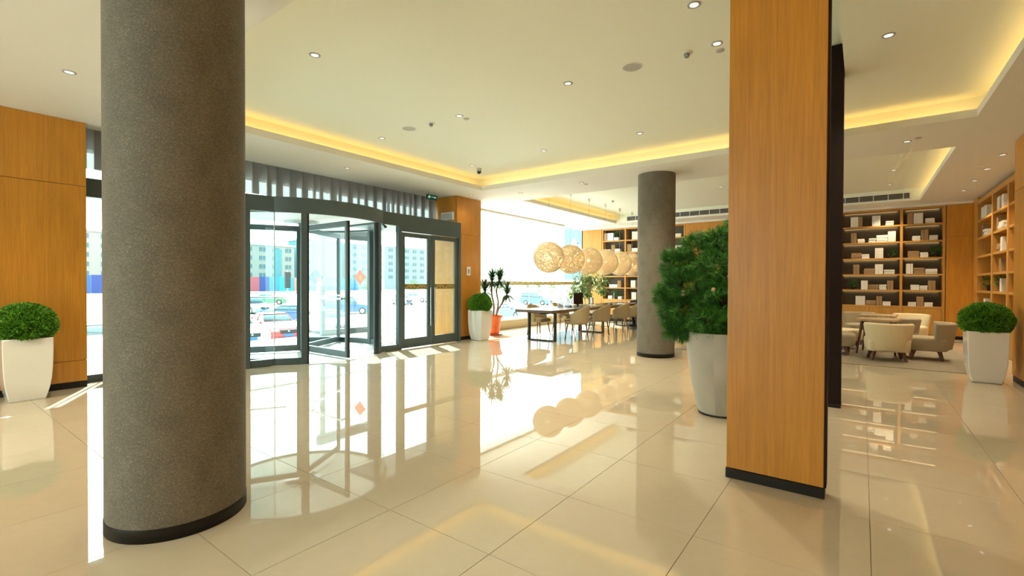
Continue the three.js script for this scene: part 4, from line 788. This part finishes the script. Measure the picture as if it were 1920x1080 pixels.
{ // woven globes
  const R = rng(3), rad = 0.385, parts = [];
  for (let i = 0; i < 400; i++) { // loops of string wound round a globe
    const n = V(rr(-1, 1, R), rr(-1, 1, R), rr(-1, 1, R)).normalize(), off = rr(-0.55, 0.55, R) * rad, u = V(0, 1, 0.01).cross(n).normalize(), v = n.clone().cross(u), rl = Math.sqrt(rad * rad - off * off), w = 0.0024, P = [], I = [], N = 40;
    for (let k = 0; k < N; k++) { const a = k / N * 6.28319, c = u.clone().multiplyScalar(Math.cos(a)).addScaledVector(v, Math.sin(a)), base = n.clone().multiplyScalar(off).addScaledVector(c, rl), o = base.clone().normalize(), s = n.clone().addScaledVector(o, -n.dot(o)).normalize(); for (const q of [base.clone().addScaledVector(s, -w), base.clone().addScaledVector(o, w), base.clone().addScaledVector(s, w)]) P.push(q.x, q.y, q.z); }
    for (let k = 0; k < N; k++) for (let j = 0; j < 2; j++) { const a = k * 3 + j, b = ((k + 1) % N) * 3 + j; I.push(a, b, a + 1, a + 1, b, b + 1); }
    const g = new THREE.BufferGeometry(); g.setAttribute('position', new THREE.Float32BufferAttribute(P, 3)); g.setIndex(I); g.computeVertexNormals(); g.setAttribute('uv', new THREE.Float32BufferAttribute(new Float32Array(P.length / 3 * 2), 2)); parts.push(g);
  }
  const globe = mergeGeometries(parts.map(g => g.toNonIndexed()));
  const bulbG = new THREE.SphereGeometry(0.045, 20, 14);
  const zs = [-9.92, -10.98, -12.04, -13.1, -14.15, -15.15], nm = ['nearest', 'second', 'third', 'fourth', 'fifth', 'farthest'];
  zs.forEach((z, i) => {
    const y = 2.04, t = thing('pendant_lamp', `${nm[i]} woven string globe pendant in the row above the dining table`, 'lamp', [-6.25, y, z], i * 1.1, 'woven globe pendants');
    mesh('woven_globe', globe, M.string, t); mesh('bulb', bulbG, M.bulb, t);
    mesh('socket', rod([0, 0.04, 0], [0, 0.12, 0], 0.022), M.offwhite, t);
    mesh('cable', rod([0, 0.12, 0], [0, CY - y - 0.03, 0], 0.0035, 0.0035, 6), M.dull, t);
    mesh('ceiling_cup', lathe([[0, -0.09], [0.03, -0.09], [0.032, -0.08], [0.032, 0], [0, 0]], 20).translate(0, CY - y, 0), M.steel, t);
    const l = new THREE.PointLight(lin(1, 0.80, 0.52), 1.3, 0, 2); l.position.set(-6.25, y, z); l.castShadow = true; l.shadow.radius = 2; l.name = 'pendant_light'; scene.add(l);
  });
}
{ // seated person in dark clothes, mostly hidden by the column
  const P = thing('person', 'seated person in dark clothes leaning on the dining table', 'person', [-5.5, 0, -14.55]);
  const caps = [ // facing -X: [a, b, ra, rb]
    [[0, 0.52, 0], [-0.03, 0.78, 0], 0.155, 0.15], [[-0.03, 0.78, 0], [-0.08, 1.05, 0], 0.15, 0.155], [[-0.08, 1.1, -0.16], [-0.08, 1.1, 0.16], 0.075, 0.075], [[-0.09, 1.12, 0], [-0.12, 1.24, 0], 0.06, 0.055],
    [[-0.08, 1.09, 0.2], [-0.18, 0.84, 0.27], 0.062, 0.05], [[-0.18, 0.84, 0.27], [-0.46, 0.82, 0.16], 0.048, 0.036], [[-0.08, 1.09, -0.2], [-0.18, 0.84, -0.26], 0.062, 0.05], [[-0.18, 0.84, -0.26], [-0.46, 0.82, -0.14], 0.048, 0.036],
    [[-0.02, 0.53, 0.1], [-0.44, 0.52, 0.13], 0.10, 0.075], [[-0.44, 0.52, 0.13], [-0.36, 0.1, 0.13], 0.068, 0.046], [[-0.36, 0.06, 0.13], [-0.54, 0.045, 0.13], 0.044, 0.036],
    [[-0.02, 0.53, -0.1], [-0.42, 0.52, -0.12], 0.10, 0.075], [[-0.42, 0.52, -0.12], [-0.34, 0.1, -0.12], 0.068, 0.046], [[-0.34, 0.06, -0.12], [-0.52, 0.045, -0.12], 0.044, 0.036]];
  function field(caps, lo, hi, n, k) {
    const mc = new MarchingCubes(n, new THREE.MeshBasicMaterial(), false, false, 120000), size = Math.max(hi[0] - lo[0], hi[1] - lo[1], hi[2] - lo[2]) / 2, c = [0, 1, 2].map(i => (lo[i] + hi[i]) / 2);
    const q = V(0, 0, 0), cs = caps.map(([a, b, ra, rb]) => ({ a: V(...a), d: V(...b).sub(V(...a)), ra, rb }));
    for (let z = 0; z < n; z++) for (let y = 0; y < n; y++) for (let x = 0; x < n; x++) {
      q.set(c[0] + size * (x - n / 2) / (n / 2), c[1] + size * (y - n / 2) / (n / 2), c[2] + size * (z - n / 2) / (n / 2)); let s = 0;
      for (const { a, d, ra, rb } of cs) { const w = q.clone().sub(a), t = Math.max(0, Math.min(1, w.dot(d) / d.lengthSq())), dist = w.addScaledVector(d, -t).length() - (ra + (rb - ra) * t); s += Math.exp(-k * dist); }
      mc.field[x + y * n + z * n * n] = Math.log(Math.max(s, 1e-30)) / k;
    }
    mc.isolation = 0; mc.update();
    const cnt = mc.count, g = new THREE.BufferGeometry(), pos = new Float32Array(cnt * 3); for (let i = 0; i < cnt * 3; i++) pos[i] = mc.positionArray[i] * size + c[i % 3];
    g.setAttribute('position', new THREE.BufferAttribute(pos, 3)); const m = mergeVertices(g, 1e-4); m.computeVertexNormals(); m.setAttribute('uv', new THREE.Float32BufferAttribute(new Float32Array(m.attributes.position.count * 2), 2)); return m.toNonIndexed();
  }
  mesh('clothed_body', field(caps, [-0.7, 0, -0.7], [0.7, 1.4, 0.7], 84, 45), M.cloth, P);
  const hx = -0.17, hy = 1.35, head = field([[[hx, hy, 0], [hx, hy + 0.045, 0], 0.082, 0.088], [[hx - 0.055, hy - 0.05, 0], [hx - 0.02, hy - 0.05, 0], 0.05, 0.06], [[hx - 0.095, hy + 0.005, 0], [hx - 0.10, hy - 0.015, 0], 0.012, 0.016], [[hx + 0.01, hy, 0.085], [hx + 0.015, hy - 0.03, 0.085], 0.012, 0.01], [[hx + 0.01, hy, -0.085], [hx + 0.015, hy - 0.03, -0.085], 0.012, 0.01], [[hx + 0.03, hy - 0.08, 0], [hx + 0.05, hy - 0.13, 0], 0.05, 0.05]], [hx - 0.16, hy - 0.16, -0.16], [hx + 0.16, hy + 0.16, 0.16], 60, 70);
  mesh('head', head, M.skin, P);
  const hair = new THREE.SphereGeometry(0.105, 28, 20, 0, 6.2832, 0, 1.75); hair.scale(1, 1.02, 0.93); hair.rotateZ(-0.45); hair.translate(hx + 0.018, hy + 0.03, 0); mesh('hair', hair, M.black, P);
  for (const s of [-1, 1]) { const e = new THREE.SphereGeometry(0.009, 10, 8); e.translate(hx - 0.083, hy + 0.018, s * 0.032); mesh('eye', e, M.black, P); }
  mesh('mouth', CB(hx - 0.106, hx - 0.098, hy - 0.060, hy - 0.054, -0.02, 0.02, 0.002), std(lin(0.4, 0.15, 0.12)), P);
  for (const s of [-1, 1]) { // hands resting on the tabletop
    const zc = s > 0 ? 0.15 : -0.13, bones = [[[-0.47, 0.80, zc], [-0.53, 0.792, zc - s * 0.02], 0.022, 0.024]];
    [0.03, 0.011, -0.009, -0.028].forEach((o, k) => { const L = [0.062, 0.072, 0.068, 0.052][k], a = [-0.535, 0.793, zc - s * 0.02 + o], m = [-0.535 - L * .55, 0.797, a[2] + o * .2], e = [-0.535 - L, 0.782, a[2] + o * .3]; bones.push([a, m, 0.009, 0.0085], [m, e, 0.0085, 0.007]); });
    bones.push([[-0.50, 0.79, zc - s * 0.03], [-0.535, 0.785, zc - s * 0.065], 0.011, 0.009], [[-0.535, 0.785, zc - s * 0.065], [-0.56, 0.781, zc - s * 0.068], 0.009, 0.008]);
    mesh('hand', field(bones, [-0.63, 0.72, zc - 0.1], [-0.43, 0.9, zc + 0.1], 64, 220), M.skin, P);
  }
  copyThing(dc0, 'tan dining chair under the seated person', null, [-5.52, 0, -14.55], 0);
}

// ------------------------------------------------------------------ lounge
{ const g = CB(-3.2, 1.62, 0.0, 0.012, -15.4, -10.15, 0.004); tag(mesh('lounge_rug', g, M.rug), 'large grey beige rug under the lounge chairs', 'rug'); }
const rugY = 0.0125;
function loungeChair(label, x, z, turn, mat) { // faces -Z, its back towards +Z
  const t = thing('lounge_chair', label, 'chair', [x, rugY, z], turn, 'low lounge chairs');
  const bk = shell(-78 * D, 78 * D, 26, () => 0.19, () => 0.69, 0.275, 0.085, 0.52); bk.rotateY(-Math.PI / 2); bk.translate(0, 0, -0.02); mesh('backrest', uvBox(bk), mat, t);
  const L = []; for (const [y, k] of [[0.175, 0.93], [0.19, 1], [0.36, 1.03], [0.40, 1.0], [0.415, 0.93]]) { const l = []; for (let i = 0; i < 32; i++) { const a = i / 32 * 6.28319, c = Math.cos(a), s = Math.sin(a), e = 0.42; l.push(V(0.315 * k * Math.sign(c) * Math.pow(Math.abs(c), e), y, -0.08 + 0.315 * k * Math.sign(s) * Math.pow(Math.abs(s), e))); } L.push(l.reverse()); }
  mesh('seat', loft(L), mat, t);
  for (const [sx, sz] of [[1, 1], [-1, 1], [1, -1], [-1, -1]]) mesh('leg', rod([sx * 0.25, 0.009, sz * 0.22 - 0.06], [sx * 0.2, 0.19, sz * 0.17 - 0.06], 0.022, 0.034, 14), M.legWood, t);
  return t;
}
loungeChair('cream tub chair with its back to the viewer, front of the lounge', 0.37, -11.0, 0.12, M.cream);
loungeChair('grey beige low chair facing left, right of the cream tub chair', 1.02, -11.66, Math.PI / 2 - 0.05, M.greige);
loungeChair('grey beige low chair at the far side of the front lounge table', 0.60, -12.84, 0.05, M.greige);
loungeChair('cream chair in front of the bookcase, back right of the lounge', 0.90, -14.55, Math.PI - 0.35, M.cream);
loungeChair('grey beige chair in front of the bookcase, back left of the lounge', -0.05, -14.6, Math.PI + 0.2, M.greige);
loungeChair('grey beige chair cut off by the dark screen, front left of the lounge', -0.50, -11.5, -Math.PI / 2, M.greige);
loungeChair('pale low chair between the dark screen and the front table leg', -0.42, -12.6, -Math.PI / 2 - 0.3, M.cream);
function loungeTable(label, x, z, turn, w) {
  const t = thing('lounge_table', label, 'table', [x, rugY, z], turn, 'lounge tables'), h = w / 2;
  mesh('tabletop', CB(-h, h, 0.655, 0.70, -h, h, 0.008), M.loungeTable, t);
  for (const [sx, sz] of [[1, 1], [-1, 1], [1, -1], [-1, -1]]) mesh('leg', rod([sx * h * 0.92, 0.005, sz * h * 0.92], [sx * h * 0.7, 0.655, sz * h * 0.7], 0.016, 0.028, 12), M.legWood, t);
}
loungeTable('square wooden table behind the cream tub chair', 0.26, -11.98, -0.16, 0.66);
loungeTable('square wooden table farther back, before the lounge bookcase', 0.30, -13.62, -0.1, 0.66);

// ------------------------------------------------------------------ outside
const GY = -1.67; // level of the car park below the terrace
{
  const g = structure('ground', 'sunlit pale concrete car park outside'); mesh('car_park', B(-400, -11.45, GY - 0.3, GY, -420, 260), std(lin(0.66, 0.65, 0.63), { map: concTex, roughness: 0.9 }), g); g.userData.category = 'ground';
  const t = structure('terrace', 'pale stone terrace before the entrance'); t.userData.category = 'terrace';
  mesh('slab', B(-11.45, X0, GY, -0.001, -19, 8), std(lin(0.62, 0.61, 0.58), { map: concTex, roughness: 0.7 }), t);
  mesh('kerb', CB(-11.6, -11.36, -0.3, 0.012, -19, 8, 0.01), std(lin(0.42, 0.42, 0.41), { map: concTex, roughness: 0.85 }), t);
  const c = structure('canopy', 'flat canopy over the entrance terrace'); c.userData.category = 'canopy';
  mesh('canopy_slab', B(-11.2, -9.0, 3.95, 4.45, -10.2, -5.5), M.offwhite, c); mesh('canopy_slab', B(-11.65, -9.0, 3.95, 4.45, -5.5, 7), M.offwhite, c);
  const u = structure('facade', 'upper storeys of the building above the canopy', B(-9.0, 3, 4.45, 9, -17, 6.5), M.offwhite); u.userData.category = 'building';
  const r = thing('guard_rail', 'white metal guard rail along the terrace edge', 'railing', [-11.48, 0.012, 0]);
  mesh('handrail', rod([0, 1.13, -18.8], [0, 1.13, -4.93], 0.03, 0.03, 12), M.white, r); 
  for (const z of [-18.6, -14.6, -10.99, -8.85, -6.52, -4.93]) mesh('post', rod([0, 0, z], [0, 1.13, z], 0.022, 0.022, 10), M.white, r);
}
const carGlass = phy(lin(0.05, 0.10, 0.12), { roughness: 0.05, clearcoat: 1 }), tyre = std(lin(0.02, 0.02, 0.02), { roughness: 0.9 }), alloy = phy(lin(0.5, 0.5, 0.5), { roughness: 0.3, metalness: 0.9 });
const lampClear = phy(lin(0.85, 0.87, 0.9), { roughness: 0.1, clearcoat: 1 }), plateBlue = std(lin(0.03, 0.12, 0.5)), tailRed = phy(lin(0.4, 0.01, 0.01), { roughness: 0.2 });
const carKit = {};
function kit(type) { // side profile along x (front at +x), metres
  if (carKit[type]) return carKit[type];
  const van = type === 'van', L = van ? 2.3 : 2.25, s = new THREE.Shape(), wr = 0.33, fx = 1.35, bx = -1.3;
  s.moveTo(L - 0.06, 0.24); s.lineTo(fx + wr + 0.05, 0.2); s.absarc(fx, 0.3, wr + 0.05, 0, Math.PI, false); s.lineTo(bx + wr + 0.05, 0.2); s.absarc(bx, 0.3, wr + 0.05, 0, Math.PI, false); s.lineTo(-L + 0.08, 0.24);
  s.lineTo(-L, 0.45); s.lineTo(-L + 0.03, 0.8); s.bezierCurveTo(-L + 0.1, van ? 1.0 : 0.95, -L + 0.3, van ? 1.02 : 0.98, -1.6, van ? 1.04 : 0.99); s.lineTo(0.85, 0.94); s.bezierCurveTo(1.4, 0.9, 1.85, 0.84, L - 0.12, 0.68); s.bezierCurveTo(L, 0.6, L + 0.02, 0.4, L - 0.06, 0.24);
  const body = new THREE.ExtrudeGeometry(s, { depth: 1.56, bevelEnabled: true, bevelSize: 0.07, bevelThickness: 0.1, bevelSegments: 3, curveSegments: 10 }); body.translate(0, 0, -0.78);
  const top = van ? 1.74 : 1.43, yb = 0.92, ring = (y, x0, x1, w) => { const l = []; for (const [sx, sz] of [[1, 1], [-1, 1], [-1, -1], [1, -1]]) for (let k = 0; k < 4; k++) { const a = Math.atan2(sz, sx) - Math.PI / 4 + k * Math.PI / 6, r = 0.12; l.push(V((sx > 0 ? x1 - r : x0 + r) + r * Math.cos(a), y, sz * (w - r) + r * Math.sin(a))); } return l.reverse(); };
  const rx0 = van ? -2.0 : -1.0, rx1 = van ? 0.35 : 0.2;
  const cabin = loft([ring(yb, van ? -2.15 : -1.75, 0.98, 0.76), ring(top - 0.08, rx0 - 0.06, rx1 + 0.1, 0.60)]), roof = loft([ring(top - 0.085, rx0 - 0.08, rx1 + 0.12, 0.615), ring(top - 0.03, rx0, rx1, 0.57), ring(top, rx0 + 0.2, rx1 - 0.2, 0.42)]);
  const rodP = (x0, x1) => [1, -1].map(k => rod([x0, yb, k * 0.755], [x1, top - 0.08, k * 0.60], 0.03, 0.025, 6)), pillars = [...rodP(0.9, rx1 + 0.05), ...rodP(-0.35, -0.3), ...rodP(van ? -2.08 : -1.65, rx0)];
  const wg = new THREE.CylinderGeometry(wr, wr, 0.2, 28); wg.rotateX(Math.PI / 2); const hg = new THREE.CylinderGeometry(0.2, 0.2, 0.21, 20); hg.rotateX(Math.PI / 2);
  return carKit[type] = { body, cabin, roof, pillars, wg, hg, fx, bx, wr, L };
}
function car(type, label, x, z, turn, paint) {
  const k = kit(type), t = thing('parked_car', label, 'car', [x, GY, z], turn, 'parked cars'), pm = phy(paint, { roughness: 0.25, clearcoat: 1, clearcoatRoughness: 0.05 });
  mesh('car_body', k.body, pm, t); mesh('cabin_glass', k.cabin, carGlass, t); mesh('roof', k.roof, pm, t); mesh('window_pillars', k.pillars, pm, t);
  for (const wx of [k.fx, k.bx]) for (const s of [1, -1]) { const w = mesh('wheel', k.wg, tyre, t); w.position.set(wx, k.wr, s * 0.77); mesh('hub', k.hg, alloy, w); }
  for (const s of [1, -1]) { mesh('headlight', RB(0.2, 0.14, 0.38, 0.05, k.L - 0.07, 0.66, s * 0.62), lampClear, t); mesh('tail_light', RB(0.1, 0.16, 0.3, 0.04, -k.L - 0.03, 0.76, s * 0.62), tailRed, t); mesh('mirror', RB(0.14, 0.12, 0.16, 0.04, 0.72, 0.98, s * 0.92), pm, t); }
  mesh('grille', RB(0.07, 0.2, 0.78, 0.03, k.L + 0.055, 0.58, 0), M.black, t); mesh('badge', RB(0.02, 0.07, 0.09, 0.008, k.L + 0.095, 0.60, 0), alloy, t);
  mesh('number_plate', CB(k.L + 0.03, k.L + 0.085, 0.33, 0.47, -0.24, 0.24, 0.004), plateBlue, t); mesh('lower_intake', RB(0.06, 0.07, 0.9, 0.02, k.L + 0.02, 0.27, 0), M.black, t);
  return t;
}
const faceCam = (x, z, off = 0) => Math.atan2(z, -x) + off;   // front towards the viewer
car('sedan', 'bright red parked car facing the revolving door', -25.6, -12.75, faceCam(-25.6, -12.75, 0.3), lin(0.45, 0.012, 0.02));
car('sedan', 'white parked car left of the red car', -25.2, -10.5, faceCam(-25.2, -10.5, 0.35), lin(0.8, 0.8, 0.8));
car('sedan', 'silver parked car right of the red car', -25.8, -16.2, faceCam(-25.8, -16.2, 0.3), lin(0.25, 0.29, 0.30));
car('sedan', 'dark blue parked car behind the red car', -33.5, -18.4, faceCam(-33.5, -18.4, 1.3), lin(0.03, 0.08, 0.2));
car('sedan', 'green car farther out above the red car', -66, -32.3, faceCam(-66, -32.3, 1.4), lin(0.04, 0.16, 0.08));
car('van', 'silver van at the left edge of the revolving door view', -48.5, -22, faceCam(-48.5, -22, 0.5), lin(0.22, 0.25, 0.28));
car('van', 'bright blue van seen through the revolving door opening', -40.5, -27.6, faceCam(-40.5, -27.6, 1.4), lin(0.01, 0.09, 0.26));
car('van', 'light blue van seen through the dining window', -37.0, -55.5, faceCam(-37, -55.5, 1.1), lin(0.06, 0.16, 0.24));
car('sedan', 'blue car parked low just outside the dining window', -24.2, -30.6, faceCam(-24.2, -30.6, 2.6), lin(0.015, 0.09, 0.2));
car('sedan', 'white car seen through the flat glass doors', -57, -51, faceCam(-57, -51, 1.2), lin(0.75, 0.77, 0.8));
car('sedan', 'grey car seen through the glass beside the flat doors', -52, -44, faceCam(-52, -44, 0.4), lin(0.25, 0.27, 0.3));
car('sedan', 'silver car behind the ficus in the dining window', -33, -62, faceCam(-33, -62, 1.2), lin(0.6, 0.62, 0.64));
car('sedan', 'white car left of the wood wall edge glazing', -24.5, -5.2, faceCam(-24.5, -5.2, 0.3), lin(0.7, 0.75, 0.78));
function building(label, x, z0, z1, h, wall, floors, cols, strip) { // facade across X, facing the hotel
  const b = thing('apartment_block', label, 'building', [x, GY, 0], 0, 'buildings across the road');
  mesh('walls', B(-14, 0, 0, h, z0, z1), std(wall, { roughness: 0.9 }), b); mesh('roof_edge', B(-14.3, 0.3, h, h + 0.7, z0 - 0.3, z1 + 0.3), std(lin(0.32, 0.32, 0.33)), b);
  const fh = (h - 4) / floors, cw = (z1 - z0) / cols, wm = phy(lin(0.05, 0.09, 0.11), { roughness: 0.4 }), fm = std(lin(0.25, 0.26, 0.26));
  const wg = B(-0.05, 0.06, 0, fh * 0.5, -cw * 0.24, cw * 0.24), fr = [B(0.02, 0.12, -0.1, 0, -cw * 0.27, cw * 0.27), B(0.06, 0.1, 0, fh * 0.5, -0.06, 0.06)];
  for (let f = 0; f < floors; f++) for (let c = 0; c < cols; c++) { const w = mesh('window', wg, wm, b); w.position.set(0, 4 + f * fh + fh * 0.28, z0 + (c + 0.5) * cw); const q = mesh('window_frame', fr, fm, w); }
  if (strip) mesh('stair_glazing', B(0, 0.4, 2, h - 1, strip[0], strip[1]), phy(lin(0.03, 0.15, 0.18), { roughness: 0.3 }), b);
}
building('pale brown apartment block left behind the revolving door', -172, -93.5, -70, 16.2, lin(0.23, 0.215, 0.20), 4, 5, [-88.5, -86]);
building('blue glass fronted block behind the revolving door leaf', -172, -114, -98.6, 19.6, lin(0.08, 0.20, 0.235), 5, 3, [-103.5, -101]);
building('long grey apartment block behind the flat glass doors', -172, -160, -117.4, 19.2, lin(0.17, 0.21, 0.24), 5, 9, null);
building('pale apartment block behind the glazing by the left wood wall', -172, -66, -26, 17.0, lin(0.24, 0.21, 0.20), 5, 8, null);
{ // painted hoarding along the road
  const h = thing('site_hoarding', 'bright painted hoarding of blue and red boards along the road', 'hoarding', [-150, GY, 0]);
  const cols = [lin(0.01, 0.10, 0.26), lin(0.015, 0.19, 0.30), lin(0.01, 0.03, 0.16), lin(0.01, 0.24, 0.33), lin(0.28, 0.05, 0.07), lin(0.01, 0.06, 0.2), lin(0.28, 0.14, 0.12), lin(0.015, 0.14, 0.28)].map(c => std(c, { roughness: 0.6 }));
  let z = -106, k = 0; const R = rng(77); while (z < -22) { const w = rr(2.2, 4.6, R); mesh('board', CB(0, 0.2, 0.2, 4.7 + rr(-.25, .25, R), z, z + w - 0.08, 0.02), cols[(k * 3 + (R() < .4 ? 1 : 0)) % 8], h); mesh('board_post', B(-0.15, 0, 0, 4.6, z + 0.3, z + 0.5), M.dull, h); z += w; k++; }
}
{ // signboard and poles by the road
  const s = thing('road_sign', 'dark box sign on a slim pole before the hoarding', 'sign', [-60, GY, -31.7]); mesh('pole', rod([0, 0, 0], [0, 4.6, 0], 0.07), M.dull, s); mesh('sign_box', CB(-0.15, 0.15, 2.3, 4.4, -0.35, 0.35, 0.02), M.black, s);
  const t = thing('tower_sign', 'light blue building panel with white mark, right end of dining window', 'sign', [-60, GY, -103]);
  mesh('panel', CB(-1, 0, 4, 24, -9.5, 5.0, 0.05), std(lin(0.06, 0.14, 0.2), { roughness: 0.5 }), t); mesh('legs', [B(-0.8, -0.3, 0, 4, -6, -5), B(-0.8, -0.3, 0, 4, 2, 3)], M.dull, t);
  const m = new THREE.CylinderGeometry(1.3, 1.3, 0.2, 28); m.rotateZ(Math.PI / 2); m.translate(0.1, 13.2, -4.0); mesh('white_mark', m, M.offwhite, t); mesh('white_mark', tube([[0.1, 13.5, -6.3], [0.1, 12, -7.4], [0.1, 10.2, -6.4], [0.1, 9.6, -4.2]], 0.45, 20, 8), M.offwhite, t);
}
{ // roadside trees and hedge
  const lv = leafCloud([[0, 2.2, 0, 1.3], [0.6, 3.0, 0.4, 1.1], [-0.5, 3.2, -0.5, 1.2], [0, 3.9, 0, 0.9]], 900, 0.42, 88, 0.1), R = rng(12);
  const gm = std(lin(0.10, 0.20, 0.09), { side: THREE.DoubleSide }), spots = [[-70, -62], [-74, -70], [-68, -80], [-72, -92], [-66, -100], [-75, -108], [-52, -84], [-78, -58], [-90, -66]];
  const where = ['left of the hedge row seen past the flat doors', 'second in the roadside row seen past the flat doors', 'seen behind the dracaena through the dining window', 'seen beside the van through the dining window', 'seen right of the van through the dining window', 'far one seen through the middle dining window pane', 'near the ficus seen through the dining window', 'seen through the glass beside the flat doors', 'farthest one seen past the flat doors'];
  spots.forEach(([x, z], i) => { const t = thing('roadside_tree', `small green roadside tree, ${where[i]}`, 'tree', [x, GY, z], i, 'roadside trees'); t.scale.setScalar(rr(0.7, 0.9, R)); mesh('crown', lv, gm, t); mesh('trunk', rod([0, 0, 0], [0, 2.6, 0], 0.12, 0.06), M.bark, t); });
}

renderer.render(scene, camera);
